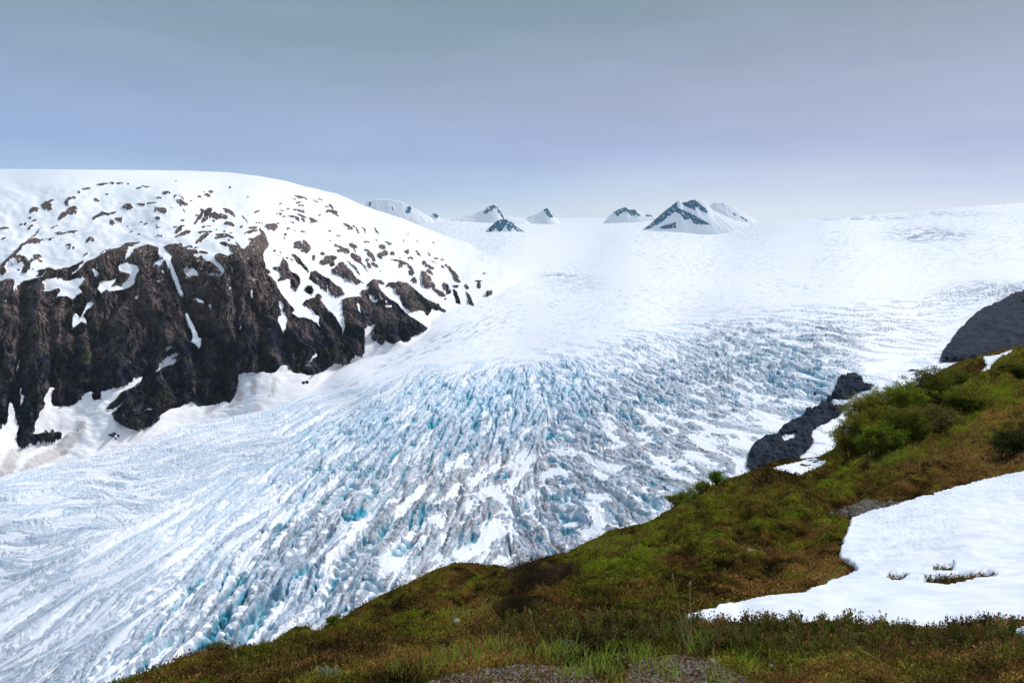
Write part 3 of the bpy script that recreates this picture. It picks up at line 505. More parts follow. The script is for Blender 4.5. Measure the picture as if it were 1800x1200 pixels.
def m_mtn(nt, b):
    f = n_noise(nt, .07, 7, .68); m = nt.nodes.new('ShaderNodeMath'); m.operation = 'MULTIPLY_ADD'; nt.links.new(f, m.inputs[0]); m.inputs[1].default_value = .5; m.inputs[2].default_value = -.25
    a = nt.nodes.new('ShaderNodeMath'); a.operation = 'ADD'; nt.links.new(n_attr(nt, 'rockmask', True), a.inputs[0]); nt.links.new(m.outputs[0], a.inputs[1])
    msk = n_range(nt, a.outputs[0], .33, .45, 0, 1)
    g = n_range(nt, n_noise(nt, .08, 9, .78, sc=(1, 1, .8)), .34, .68, .3, 2.0)
    c = n_mix(nt, msk, n_attr(nt, 'snowcol'), n_scale(nt, n_attr(nt, 'rockcol'), g)); nt.links.new(c, b.inputs['Base Color'])
    bp = nt.nodes.new('ShaderNodeMath'); bp.operation = 'MULTIPLY'; nt.links.new(msk, bp.inputs[0]); nt.links.new(n_noise(nt, .045, 9, .78, sc=(1, 1, .9)), bp.inputs[1])
    n_bump(nt, b, bp.outputs[0], 1.0, 9.0)
M_MTN = mat_new('snowy_rock_slope', m_mtn)
def back_attr(a, n): return np.concatenate([np.repeat(a[:1], n, 0), a])
PmB = with_back(Pm, .15, 3, 500)
o = sheet('mountain', PmB, M_MTN, attrs={'rockmask': back_attr(R, 3), 'rockcol': back_attr(rc, 3), 'snowcol': back_attr(sc_, 3)})
tag(o, 'broad snow covered mountain with dark cliffs above the glacier margin', 'mountain', kind='structure')

# ---------------------------------------------------------------- far peaks standing out of the icefield
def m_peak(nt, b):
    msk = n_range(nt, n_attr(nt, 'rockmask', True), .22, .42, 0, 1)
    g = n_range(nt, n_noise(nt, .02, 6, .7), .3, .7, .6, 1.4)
    c = n_mix(nt, msk, (.86, .88, .91), n_scale(nt, n_mix(nt, 1.0, (.004, .055, .10), (.010, .11, .18)), g)); nt.links.new(c, b.inputs['Base Color'])  # distance haze is painted into the rock as teal blue
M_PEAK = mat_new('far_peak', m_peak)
def peak(prof, vb, D, polys, label, wid=.8, seed=0, speck=0):
    P = np.array(prof, float); P = np.vstack([[P[0, 0] - 16, vb + 5], P, [P[-1, 0] + 16, vb + 5]]); u0, u1 = P[0, 0], P[-1, 0]; us = np.arange(u0 - 6, u1 + 6.1, .5)
    H = np.maximum(vb - np.interp(us, P[:, 0], P[:, 1], left=vb + 4, right=vb + 4), -6) * D / F
    H = H + 10 * fbm(us / 4.5, us * 0, 4, seed, .65) * (H > 5); kk = np.exp(-np.linspace(-2.2, 2.2, 61) ** 2); kk /= kk.sum(); Hb = np.convolve(np.pad(H, 30, mode='edge'), kk, 'valid')
    W = H.max() * wid + 60; ys = np.linspace(-1, 1, 81); Uu, Ys = np.meshgrid(us, ys)
    x = (Uu - 900) / F * D; dep = D + Ys * W
    rg = ridged(Uu / 14 + Ys * 1.2, Ys * 1.4 + Uu / 60, 4, seed + 3) - .6
    a = np.abs(Ys); q_ = fbm(Uu / 10 + 4 * Ys, Ys * 2.5 - Uu / 16, 4, seed + 4, .6); z = lerp(H[None], Hb[None], np.clip(a * 1.3, 0, 1)) * (1 - a ** .9) - 90 * a ** 2 + (rg * .7 + q_) * 15 * np.minimum(a * 4, 1) * (1 - a)
    base = pt(900, vb, D)[2]
    Pp = np.stack([x * 1.0, dep * cp, base + z], -1)
    d = Pp @ FWD; uu = 900 + F * (Pp @ RGT) / d; vv_ = 600 - F * (Pp @ UP) / d
    st = Stamp(u0 - 10, P[:, 1].min() - 20, u1 + 10, vb + 30, 3)
    for q in polys:
        if len(q) in (4, 5) and not isinstance(q[0], tuple): st.ell(*q)
        else:
            q = np.array(q, float); c_ = q.mean(0); st.poly(c_ + (q - c_) * (1.32 if len(prof) < 12 else 1.08) + np.array([0, -.6]))
    st.blur(1)
    wn = fbm(uu / 4.0, vv_ / 4.0, 5, seed + 9, .7); wq = fbm(uu / 4.0 + 31, vv_ / 4.0, 5, seed + 10, .7)
    m = st.at(uu + 3.2 * wn, vv_ + 2.8 * wq) * (Ys < .15) * (1 - .95 * sstep(.12, .26, fbm(uu / 5 + vv_ / 7, vv_ / 5 - uu / 7, 4, seed + 12, .65)))
    if speck: m = np.maximum(m, (ridged(uu / 7, vv_ / 5, 3, seed + 20) > speck) * 1.0)
    m = np.maximum(m, (Ys > .15) * (wn > .1) * .8)
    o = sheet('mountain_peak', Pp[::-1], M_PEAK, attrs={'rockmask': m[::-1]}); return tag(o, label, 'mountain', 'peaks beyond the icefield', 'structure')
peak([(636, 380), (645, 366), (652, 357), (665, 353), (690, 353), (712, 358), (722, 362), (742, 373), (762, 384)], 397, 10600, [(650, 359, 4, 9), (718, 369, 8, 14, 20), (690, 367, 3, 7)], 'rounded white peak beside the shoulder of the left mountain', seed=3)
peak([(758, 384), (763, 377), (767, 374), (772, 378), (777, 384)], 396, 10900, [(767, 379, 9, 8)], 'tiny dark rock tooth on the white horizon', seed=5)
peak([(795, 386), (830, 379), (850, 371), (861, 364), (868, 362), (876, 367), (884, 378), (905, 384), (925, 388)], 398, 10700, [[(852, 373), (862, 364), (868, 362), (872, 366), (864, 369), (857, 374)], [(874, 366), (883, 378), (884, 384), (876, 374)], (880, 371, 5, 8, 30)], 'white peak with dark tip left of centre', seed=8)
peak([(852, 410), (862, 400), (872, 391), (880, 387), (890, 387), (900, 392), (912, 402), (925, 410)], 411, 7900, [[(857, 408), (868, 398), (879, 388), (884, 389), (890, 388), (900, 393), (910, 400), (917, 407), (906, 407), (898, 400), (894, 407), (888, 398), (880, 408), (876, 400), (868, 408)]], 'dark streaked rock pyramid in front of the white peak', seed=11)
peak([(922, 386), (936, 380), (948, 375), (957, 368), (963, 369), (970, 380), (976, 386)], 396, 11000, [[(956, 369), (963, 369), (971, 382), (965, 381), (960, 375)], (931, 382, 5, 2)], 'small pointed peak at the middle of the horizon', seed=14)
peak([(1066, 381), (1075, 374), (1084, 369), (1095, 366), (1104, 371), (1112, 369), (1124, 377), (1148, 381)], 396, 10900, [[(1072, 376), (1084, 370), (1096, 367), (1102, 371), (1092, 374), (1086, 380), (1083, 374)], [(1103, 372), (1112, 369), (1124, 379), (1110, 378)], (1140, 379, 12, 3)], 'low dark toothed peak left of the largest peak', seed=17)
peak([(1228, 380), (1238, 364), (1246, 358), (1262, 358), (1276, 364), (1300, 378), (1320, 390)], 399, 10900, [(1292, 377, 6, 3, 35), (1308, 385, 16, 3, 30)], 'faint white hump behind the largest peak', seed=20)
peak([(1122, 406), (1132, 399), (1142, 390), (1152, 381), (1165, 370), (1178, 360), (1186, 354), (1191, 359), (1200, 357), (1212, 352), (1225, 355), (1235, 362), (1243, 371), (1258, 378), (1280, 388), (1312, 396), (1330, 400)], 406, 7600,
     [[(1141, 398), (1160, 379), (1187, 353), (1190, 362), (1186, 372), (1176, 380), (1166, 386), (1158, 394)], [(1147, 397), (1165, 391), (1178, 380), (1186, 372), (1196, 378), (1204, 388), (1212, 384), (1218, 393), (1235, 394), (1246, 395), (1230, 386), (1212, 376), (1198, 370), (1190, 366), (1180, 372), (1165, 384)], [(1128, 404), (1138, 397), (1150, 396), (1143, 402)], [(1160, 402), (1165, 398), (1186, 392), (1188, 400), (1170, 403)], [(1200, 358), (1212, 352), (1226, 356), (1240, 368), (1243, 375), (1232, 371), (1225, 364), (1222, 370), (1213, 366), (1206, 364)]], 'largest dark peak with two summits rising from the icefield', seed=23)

# ---------------------------------------------------------------- near hillside
FG = [(-250, 1300, 10), (100, 1240, 11), (225, 1195, 13), (300, 1200, 7.5), (345, 1150, 17), (400, 1145, 18), (400, 1170, 8), (400, 1200, 4.6), (480, 1128, 30), (480, 1150, 12), (520, 1100, 46), (560, 1108, 38), (560, 1135, 12), (560, 1160, 5.2), (600, 1200, 2.9), (640, 1065, 46), (640, 1100, 30), (640, 1125, 12), (700, 1030, 48), (700, 1080, 33), (700, 1105, 15), (700, 1130, 6.5), (760, 1002, 52), (800, 989, 52), (800, 1040, 36), (820, 1076, 24), (820, 1100, 10.5), (850, 990, 50), (890, 1000, 42), (870, 1050, 24), (880, 1080, 10), (900, 1200, 2.7), (900, 1140, 4.2), (950, 983, 34), (930, 1020, 18), (1000, 970, 35), (1000, 1050, 13), (1000, 1100, 7), (1070, 938, 40), (1110, 925, 44), (1100, 1000, 20), (1100, 1060, 12), (1100, 1100, 7),
      (1160, 905, 50), (1200, 882, 56), (1200, 905, 40), (1200, 980, 24), (1200, 1050, 13), (1200, 1088, 9.5), (1200, 1125, 4.6), (1200, 1200, 2.7), (1260, 850, 64), (1300, 836, 66), (1300, 872, 38), (1300, 930, 27), (1300, 1000, 18), (1300, 1055, 12.5), (1300, 1090, 9), (1300, 1125, 4.8), (1370, 806, 80), (1420, 806, 82), (1420, 850, 56), (1400, 872, 36), (1400, 950, 25), (1480, 960, 21), (1490, 905, 31), (1480, 1010, 15.5), (1450, 862, 46), (1500, 1100, 7.5), (1500, 1050, 11), (1500, 1130, 4.6), (1500, 1200, 2.6), (1600, 1000, 14.5), (1600, 880, 32), (1600, 800, 52), (1550, 850, 42), (1490, 770, 84), (1560, 710, 100), (1640, 655, 128), (1700, 700, 90), (1700, 780, 56), (1720, 622, 140), (1800, 606, 145), (1800, 700, 82), (1800, 780, 48), (1800, 830, 34), (1800, 900, 24), (1800, 1000, 12.5), (1800, 1092, 6.6), (1800, 1150, 3.6), (1800, 1200, 2.5), (1250, 888, 36), (1330, 874, 35), (1330, 848, 56), (1450, 886, 32), (960, 992, 28), (905, 1035, 18), (905, 1010, 34), (2480, 500, 150), (2480, 900, 17), (2480, 1200, 2.2), (2480, 1400, 1.5), (-420, 1345, 8), (-420, 1390, 2.5), (2050, 560, 150), (2050, 900, 20), (2050, 1200, 2.3), (1650, 1104, 7), (1700, 950, 18), (-250, 1380, 3), (300, 1400, 1.8), (900, 1400, 1.7), (1500, 1400, 1.65), (2050, 1400, 1.6), (1200, 1160, 3.4), (900, 1170, 3.3), (1500, 1165, 3.3)]
fD = Rbf([(a, b) for a, b, c in FG], [math.log(c) for a, b, c in FG], c=12, lam=1.0)
fg_top = skyline([(-430, 1330), (-260, 1302), (100, 1240), (225, 1195), (300, 1166), (345, 1151), (400, 1141), (450, 1135), (480, 1128), (500, 1113), (520, 1101), (545, 1100), (562, 1106), (590, 1092), (640, 1062), (700, 1030), (760, 1002), (800, 989), (840, 988), (880, 995), (910, 995), (950, 980), (1000, 968), (1040, 950), (1070, 935), (1110, 925), (1140, 918), (1160, 905), (1190, 885), (1230, 862), (1270, 846), (1310, 832), (1340, 818), (1370, 806), (1400, 806), (1440, 803), (1460, 792), (1480, 772), (1520, 740), (1560, 712), (1600, 688), (1640, 660), (1665, 645), (1690, 633), (1720, 624), (1760, 615), (1800, 606), (2060, 560), (2500, 480)])
def ground_D(u, v): return np.exp(fD(u, v))
fu = np.arange(-420, 2480, 1.7); fk = 440
Uf = np.repeat(fu[None], fk, 0); ft = fg_top(fu)[None] + 2.0 * fbm(fu / 22, fu * 0, 4, 401)[None]
Vf = ft + (1395 - ft) * (np.linspace(0, 1, fk)[:, None] ** 1.05)
Df = np.exp(coarse(fD, Uf, Vf, 4)); Pf0 = pt(Uf, Vf, Df)
def micro(x, y, D):
    s = np.clip(D / 12, .25, 3.0)
    return (fbm(x / 2.6, y / 2.6, 4, 411) * .34 * np.minimum(D / 14, 1) + fbm(x / .5, y / .5, 3, 421) * .05 * np.clip(D / 5, .5, 4) + fbm(x / 9, y / 9, 3, 431) * .8 * sstep(20, 60, D)) 
al_, ac_ = Uf * .88 - Vf * .47, Uf * .47 + Vf * .88
ledge = ridged(al_ / 150, ac_ / 34, 4, 435, .6) - .55 + .5 * fbm(Uf / 60, Vf / 24, 4, 437)
LMSK = lambda: 1
snm_ = Stamp(1150, 580, 2060, 1180, 1); snm_.poly([(1196, 1089), (1380, 1050), (1507, 1008), (1475, 980), (1495, 915), (1800, 829), (2055, 780), (2055, 1100), (1240, 1097)]); snm_.blur(60)
Pf0[..., 2] += ledge * .016 * Df * sstep(6, 16, Df) * sstep(0, 26, Vf - ft) * (1 - np.clip(snm_.at(Uf, Vf) * 1.6, 0, 1))
Pf = Pf0.copy(); Pf[..., 2] += micro(Pf0[..., 0], Pf0[..., 1], Df) * (1 - .9 * np.clip(snm_.at(Uf, Vf) * 1.6, 0, 1)) * (.35 + .65 * sstep(0, 14, Vf - ft))
snowp = Stamp(1150, 580, 2060, 1180)
SNOW_MAIN = [(1196, 1089), (1240, 1078), (1290, 1064), (1340, 1057), (1380, 1050), (1420, 1043), (1450, 1031), (1490, 1018), (1507, 1008), (1500, 998), (1480, 990), (1475, 980), (1478, 965), (1485, 945), (1492, 930), (1495, 915), (1510, 905), (1560, 893), (1600, 880), (1650, 865), (1700, 852), (1750, 840), (1800, 829), (2055, 780), (2055, 1100), (1800, 1091), (1760, 1090), (1720, 1089), (1680, 1096), (1640, 1107), (1600, 1109), (1570, 1104), (1520, 1104), (1450, 1104), (1380, 1104), (1300, 1100), (1240, 1097)]
# colour map of the plant cover: u, v, green, ochre, dark
V_TAB = [(300, 1190, .25, .25, .5), (450, 1150, .3, .2, .5), (600, 1150, .25, .1, .6), (700, 1060, .25, .1, .3), (640, 1080, .25, .12, .4), (800, 1010, .3, .15, .2), (860, 1030, .45, .15, .2), (820, 1060, .5, .2, .2), (860, 1080, .2, .9, .1), (800, 1085, .3, .75, .1), (740, 1095, .7, .15, .2), (940, 1010, .0, .2, .7), (900, 1060, .05, .1, .9),
         (1040, 980, .95, .05, .1), (1080, 960, .9, .15, .1), (1020, 1020, .7, .05, .3), (1100, 1000, .75, .1, .2), (1150, 950, .8, .2, .1), (1000, 1060, .3, .15, .5), (1100, 1060, .15, .2, .6), (1200, 930, .65, .2, .2), (1200, 1010, .15, .15, .7), (1300, 890, .7, .15, .2), (1350, 900, .65, .1, .3), (1330, 960, .2, .15, .6), (1400, 900, .5, .15, .3), (1450, 930, .35, .4, .3), (1400, 1000, .3, .55, .3), (1450, 1015, .05, 1, 0), (1330, 1045, .05, .8, .3), (1230, 1065, .05, .5, .5),
         (1250, 850, .3, .2, .5), (1330, 825, .2, .2, .7), (1420, 840, .2, .2, .6), (1480, 850, .85, .1, .1), (1560, 800, .85, .15, .1), (1650, 760, .85, .15, .1), (1750, 690, .9, .1, .1), (1650, 730, .6, .2, .3), (1520, 840, .4, .3, .3), (1600, 840, .05, .4, .6), (1500, 880, .1, .2, .7), (1700, 800, .1, .8, .3), (1750, 740, .3, .9, .1), (1790, 770, .1, .3, .7), (1790, 810, .05, .9, .2), (1700, 830, .05, .7, .4), (1720, 650, .2, .3, .6), (1600, 720, .3, .2, .4), (1780, 650, .6, .2, .2),
         (900, 1120, .2, .1, .7), (1100, 1120, .3, .1, .7), (1300, 1120, .25, .1, .8), (1500, 1120, .1, .3, .6), (1700, 1110, 0, .5, .5), (1600, 1150, .2, .6, .3), (1750, 1150, .1, .7, .3), (1450, 1180, .4, .4, .3), (1300, 1170, .5, .3, .3), (900, 1180, .4, .5, .2), (600, 1185, .3, .5, .4), (400, 1190, .35, .2, .5), (1100, 1160, .5, .3, .3)]
def vegmaps(u, v):
    g = idw(V_TAB, 2)(u, v); oc = idw(V_TAB, 3)(u, v); dk = idw(V_TAB, 4)(u, v); return g, oc, dk
def vegcol(u, v, n, n2):
    g, oc, dk = vegmaps(u, v)
    n = n[..., None]; n2 = n2[..., None]; g = g[..., None]; oc = oc[..., None]; dk = dk[..., None]
    c = np.array([.095, .052, .014]) + 0 * n
    c = c + (np.array([.23, .125, .035]) - c) * np.clip(oc * 1.1 + .35 * n - .05, 0, 1)
    c = c + (np.array([.120, .155, .010]) - c) * np.clip(g * 1.2 + 1.0 * n2 - .28, 0, 1)
    c = c + (np.array([.012, .010, .004]) - c) * np.clip(dk * .9 + .02 - 1.2 * n, 0, 1)
    return c * .92
gravel_st = Stamp(600, 1100, 1500, 1400, 1)
for q in ([(700, 1205), (770, 1192), (860, 1180), (950, 1172), (1010, 1176), (1050, 1188), (1060, 1215), (1060, 1400), (640, 1400)], [(1100, 1180), (1140, 1166), (1200, 1158), (1250, 1163), (1290, 1180), (1320, 1195), (1330, 1400), (1090, 1400)]): gravel_st.poly(q)
gravel_st.blur(5)
soil_st = Stamp(1440, 860, 1640, 940, 2); soil_st.poly([(1455, 893), (1500, 888), (1570, 880), (1620, 872), (1600, 888), (1540, 900), (1500, 912), (1492, 900)]); soil_st.blur(4)
nn1 = fbm(Pf[..., 0] / 1.1, Pf[..., 1] / 1.1, 5, 441, .6) * 1.5; nn2 = fbm(Pf[..., 0] / 2.3 + 9, Pf[..., 1] / 2.3, 5, 451, .6) * 1.5
gc = np.empty(Pf.shape)
vg = coarse(lambda a, b: idw(V_TAB, 2)(a, b), Uf, Vf, 6); vo = coarse(lambda a, b: idw(V_TAB, 3)(a, b), Uf, Vf, 6); vd = coarse(lambda a, b: idw(V_TAB, 4)(a, b), Uf, Vf, 6)
_vm = vegmaps; vegmaps = lambda u, v: (vg, vo, vd); gc = vegcol(Uf, Vf, nn1 + .5 * ledge, nn2 + 1.0 * ledge); vegmaps = _vm
gr = gravel_st.at(Uf + 12 * nn1, Vf + 6 * nn2)
gc = mixc(gc, np.array([.15, .10, .07]), np.clip(gr * 1.2, 0, 1))
gc = mixc(gc, np.array([.20, .18, .175]), np.clip(soil_st.at(Uf, Vf) + .3 * nn1 * soil_st.at(Uf, Vf), 0, 1))
def m_ground(nt, b):
    c = n_attr(nt, 'col'); f = n_noise(nt, 9, 8, .75); g = n_range(nt, f, .32, .70, .2, 1.7)
    nt.links.new(n_scale(nt, c, g), b.inputs['Base Color']); b.inputs['Roughness'].default_value = .95; b.inputs['Specular IOR Level'].default_value = 0
    n_bump(nt, b, n_noise(nt, 14, 8, .75), 1.0, .12)
M_GROUND = mat_new('moss_and_heath_ground', m_ground)
def skirt(P, n=5, step=14, drop=.95):
    d = P[0] * 1.0; d[:, 2] = 0; d /= np.linalg.norm(d, axis=1, keepdims=True); rows = []
    for k in range(n, 0, -1):
        q = P[0] + d * step * k * k * .6; q[:, 2] -= drop * step * k * k * .6; rows.append(q)
    return np.concatenate([np.array(rows), P])
o = sheet('ground', skirt(Pf), M_GROUND, attrs={'col': back_attr(gc, 5)}); tag(o, 'mossy green and brown hillside falling away in front of the camera', 'hillside', kind='structure')
gx, gy = np.meshgrid(np.linspace(-22, 40, 160), np.linspace(-24, 1.42, 90))
gz = -1.46 + .10 * fbm(gx / 3, gy / 3, 3, 491) + .02 * fbm(gx / .4, gy / .4, 3, 493) - np.clip(-gx - 2.2, 0, 50) * .45 + np.clip(gx - 3.5, 0, 60) * .25
gcc = mixc(np.broadcast_to(np.array([.060, .050, .016]), gx.shape + (3,)), np.array([.105, .075, .03]), sstep(-.3, .4, fbm(gx / .8, gy / .8, 4, 495)))
o = sheet('ground', np.stack([gx, gy, gz], -1)[::-1], M_GROUND, attrs={'col': gcc[::-1]}); tag(o, 'brown heath ground around the standpoint behind the view', 'hillside', kind='structure')
def ground_at(u, v):                                            # a point on the built ground under a picture position
    t = fg_top(u); j = (u - fu[0]) / 1.7; r = ((v - bil(ft.repeat(2, 0), np.zeros_like(j), j)) / (1395 - bil(ft.repeat(2, 0), np.zeros_like(j), j)))
    return bil(Pf, np.clip(r, 0, 1) ** (1 / 1.05) * (fk - 1), j), bil(Df, np.clip(r, 0, 1) ** (1 / 1.05) * (fk - 1), j)

def m_snow(nt, b):
    f = n_noise(nt, .5, 5, .5); c = n_mix(nt, n_range(nt, f, .35, .7, 0, 1), (.80, .82, .85), (.70, .74, .81))
    sp_ = n_range(nt, n_noise(nt, 30, 3, .6), .70, .76, 0, .5); c = n_mix(nt, sp_, c, (.45, .40, .36))
    nt.links.new(c, b.inputs['Base Color']); b.inputs['Roughness'].default_value = .5
    n_bump(nt, b, n_noise(nt, 3.0, 4, .5, sc=(1, .6, 1)), .35, .06)
M_SNOW = mat_new('old_snow', m_snow)
def snow_sheet(poly, holes, thick, step, label, cup=.11, blur=10):
    q = np.array(poly, float); x0, y0, x1, y1 = q[:, 0].min() - 14, q[:, 1].min() - 14, q[:, 0].max() + 14, q[:, 1].max() + 14
    st = Stamp(x0 - 10, y0 - 10, x1 + 10, y1 + 10, 1); st.poly(poly)
    for hq in holes: st.ell(*hq, 0) if len(hq) == 5 else st.poly(hq, 0)
    st.blur(blur)
    us = np.arange(x0, x1, step); vs = np.arange(y0, y1, step); A, B = np.meshgrid(us, vs)
    Pq, Dq = ground_at(A, B)
    wn = fbm(Pq[..., 0] / .8, Pq[..., 1] / .8, 4, 461)
    s = st.at(A + 4 * wn, B + 3 * wn)
    base = pt(A, B, np.exp(coarse(fD, A, B, 5)))
    t = (s - .5) * 2; hgt = thick * t * np.minimum(Dq / 9, 1.6)
    ripples = cup * fbm((base[..., 0] * .8 + base[..., 1] * .6) / .62, (base[..., 1] * .8 - base[..., 0] * .6) / .95, 3, 471) * .9 * (t > 0) * np.minimum(Dq / 10, 1.5) * np.clip(t * 1.5, 0, 1)
    Pn = base.copy(); Pn[..., 2] += hgt + ripples
    o = sheet('snow_patch', Pn, M_SNOW, keep=(s > .2)); return tag(o, label, 'snow patch', kind='structure')
snow_sheet(SNOW_MAIN, [(1683, 1023, 126, 17, -5), (1655, 1005, 50, 9, -12), (1577, 1021, 38, 10, -3)], .075, 1.3, 'large white snow patch on the hillside at the right', blur=4)
snow_sheet([(1356, 822), (1380, 818), (1400, 813), (1430, 805), (1455, 810), (1450, 815), (1425, 826), (1408, 835), (1395, 832), (1380, 826)], [], .10, .8, 'small snow patch on the skyline below the grey outcrop', blur=3)
snow_sheet([(1718, 662), (1735, 642), (1727, 628), (1755, 624), (1786, 612), (1776, 622), (1750, 635), (1736, 656)], [], .15, .8, 'narrow snow strip high on the slope at the right edge', blur=2)
snow_sheet([(543, 1110), (552, 1104), (570, 1103), (566, 1108)], [], .2, .8, 'tiny snow remnant in the notch of the lower skyline', blur=2)
snow_sheet([(1780, 1120), (1790, 1105), (1830, 1100), (1850, 1122)], [], .08, 1.0, 'scrap of snow among the plants at the lower right edge', blur=3)

# rock outcrops between glacier and hillside
def m_rock(nt, b):
    f = n_noise(nt, .06, 10, .78, sc=(1, .35, 1.2)); c = n_mix(nt, n_range(nt, f, .36, .66, 0, 1), (.004, .007, .018), (.040, .052, .078))
    r = n_range(nt, n_noise(nt, .12, 5, .6), .52, .66, 0, .55); c = n_mix(nt, r, c, (.045, .045, .035))
    b.inputs['Specular IOR Level'].default_value = .04; b.inputs['Roughness'].default_value = .95; nt.links.new(c, b.inputs['Base Color']); n_bump(nt, b, n_noise(nt, .05, 6, .6, sc=(1, .6, 1)), .7, 6.0)
M_ROCK = mat_new('dark_outcrop_rock', m_rock)
def glacier_D(u, v): return np.exp(gD(u, v))
def outcrop(poly, holes, Dm_, thick, label, seed, sc=22, ro=1.0):
    q = np.array(poly, float); x0, y0, x1, y1 = q[:, 0].min() - 10, q[:, 1].min() - 10, q[:, 0].max() + 10, q[:, 1].max() + 10
    st = Stamp(x0 - 8, y0 - 8, x1 + 8, y1 + 8, 2); st.poly(poly)
    for hq in holes: st.poly(hq, 0)
    b2 = Stamp(x0 - 8, y0 - 8, x1 + 8, y1 + 8, 2); b2.a = st.a.copy(); st.blur(2); b2.blur(60)
    A, B = np.meshgrid(np.arange(x0, x1, .8), np.arange(y0, y1, .8)); wn = fbm(A / 8, B / 8, 4, seed)
    s = st.at(A + 3 * wn, B + 2.5 * wn); sb = b2.at(A, B); D = glacier_D(A, B)
    j = (A - gu[0]) / GS; tp = ice_top(A); rr = np.clip((B - tp) / (1285 - tp), 0, 1) ** (1 / 1.12) * (gk - 1)
    surf = bil(Pg, rr, j)
    rel = ridged(A / sc + B / (sc * 2), B / (sc * .7) - A / (sc * 3), 5, seed + 4, .55)
    lift = np.where(s > .5, thick * (.12 + .7 * sb + ro * (rel - .5)) * sstep(.5, .9, s) + .4, -3 * (0.5 - s) * 2)
    od = -surf / np.linalg.norm(surf, axis=-1, keepdims=True); od[..., 2] += .6
    Pn = surf + od * lift[..., None]
    o = sheet('rock_outcrop', Pn, M_ROCK, keep=(s > .25)); return tag(o, label, 'rock outcrop')
outcrop([(1311, 824), (1318, 795), (1330, 780), (1345, 770), (1365, 768), (1372, 755), (1388, 745), (1405, 738), (1425, 725), (1450, 712), (1465, 700), (1470, 680), (1480, 668), (1500, 660), (1515, 668), (1518, 680), (1540, 682), (1525, 692), (1505, 697), (1490, 720), (1475, 735), (1455, 745), (1430, 757), (1425, 770), (1433, 780), (1420, 792), (1408, 803), (1400, 830), (1330, 840)],
        [[(1455, 715), (1480, 708), (1500, 704), (1508, 706), (1490, 717), (1465, 722)], [(1371, 770), (1400, 762), (1395, 775), (1380, 778)]], 500, 5, 'jagged slate grey rock rib between the glacier and the green thicket', 501)
outcrop([(1651, 638), (1658, 620), (1670, 605), (1680, 590), (1695, 575), (1715, 555), (1740, 540), (1770, 525), (1800, 512), (1900, 480), (2000, 470), (2000, 640), (1800, 625), (1740, 630), (1700, 636), (1665, 638)], [[(1788, 540), (1800, 533), (1800, 538)]], 900, 12, 'smooth dark rock wall rising at the right edge beyond the hillside', 511, 34, .8)
outcrop([(1592, 652), (1600, 650), (1616, 652), (1604, 654)], [], 900, 2, 'small dark rock slab lying alone in the snow', 521, 6)
outcrop([(1426, 700), (1432, 697), (1438, 699), (1432, 705)], [], 900, 2, 'little dark rock in the snow beside the slate rib', 531, 6)

# ---------------------------------------------------------------- plant cover
def m_leaf(nt, b):
    tr = nt.nodes.new('ShaderNodeBsdfTranslucent'); mx = nt.nodes.new('ShaderNodeMixShader'); mx.inputs[0].default_value = .4
    hs_ = n_scale(nt, n_attr(nt, 'col'), 1.5); nt.links.new(hs_, tr.inputs[0]); out = [n for n in nt.nodes if n.type == 'OUTPUT_MATERIAL'][0]
    nt.links.new(b.outputs[0], mx.inputs[1]); nt.links.new(tr.outputs[0], mx.inputs[2]); nt.links.new(mx.outputs[0], out.inputs[0])
    nt.links.new(n_attr(nt, 'col'), b.inputs['Base Color']); b.inputs['Roughness'].default_value = .8; b.inputs['Specular IOR Level'].default_value = .03
M_LEAF = mat_new('small_leaves', m_leaf)
def leaves(C, S, n, cols, up=.4, spread=(1, 1, .6), jit=.35, ls=.34, width=.45):
    """n leaves round each centre C (m,3) of size S (m,)"""
    m = len(C); c = np.repeat(C, n, 0); s = np.repeat(S, n)[:, None]
    off = rng.normal(size=(m * n, 3)) * .42 * np.array(spread); off[:, 2] = np.abs(off[:, 2]) * 1.1
    p = c + off * s
    d = rng.normal(size=(m * n, 3)) * .7 + off * .8; d[:, 2] += up; d /= np.linalg.norm(d, axis=1, keepdims=True)
    w = np.cross(d, rng.normal(size=(m * n, 3))); w /= np.linalg.norm(w, axis=1, keepdims=True) + 1e-9
    L = s * ls * rng.uniform(.6, 1.4, (m * n, 1)); a = p - w * L * width * .5; b = p + d * L * .55 + w * L * width * .5; e = p + d * L; f = p + d * L * .45 - w * L * width * .5
    vts = np.stack([p, b, e, f], 1).reshape(-1, 3); fc = np.arange(m * n * 4).reshape(-1, 4)
    cc = np.repeat(cols, n, 0) * rng.uniform(1 - jit, 1 + jit, (m * n, 1)); cc = np.repeat(cc, 4, 0)
    return vts, fc, cc
def scatter(n, vmin_off=0):
    out = []
    u = rng.uniform(-120, 1920, n * 2); t = fg_top(u); v = t + rng.uniform(0, 1, n * 2) ** .9 * (1290 - t)
    ok = (v > t + vmin_off); return u[ok][:n], v[ok][:n]
msk = Stamp(1150, 580, 2060, 1180); msk.poly(SNOW_MAIN)
for hq in [(1683, 1022, 122, 12, -5), (1655, 1005, 46, 5, -12), (1577, 1021, 34, 6, -3)]: msk.ell(*hq, 0)
for q in [[(1356, 822), (1380, 818), (1400, 813), (1430, 805), (1455, 810), (1450, 815), (1425, 826), (1408, 835), (1395, 832), (1380, 826)], [(1718, 662), (1735, 642), (1727, 628), (1755, 624), (1786, 612), (1776, 622), (1750, 635), (1736, 656)]]: msk.poly(q)
msk.blur(2)
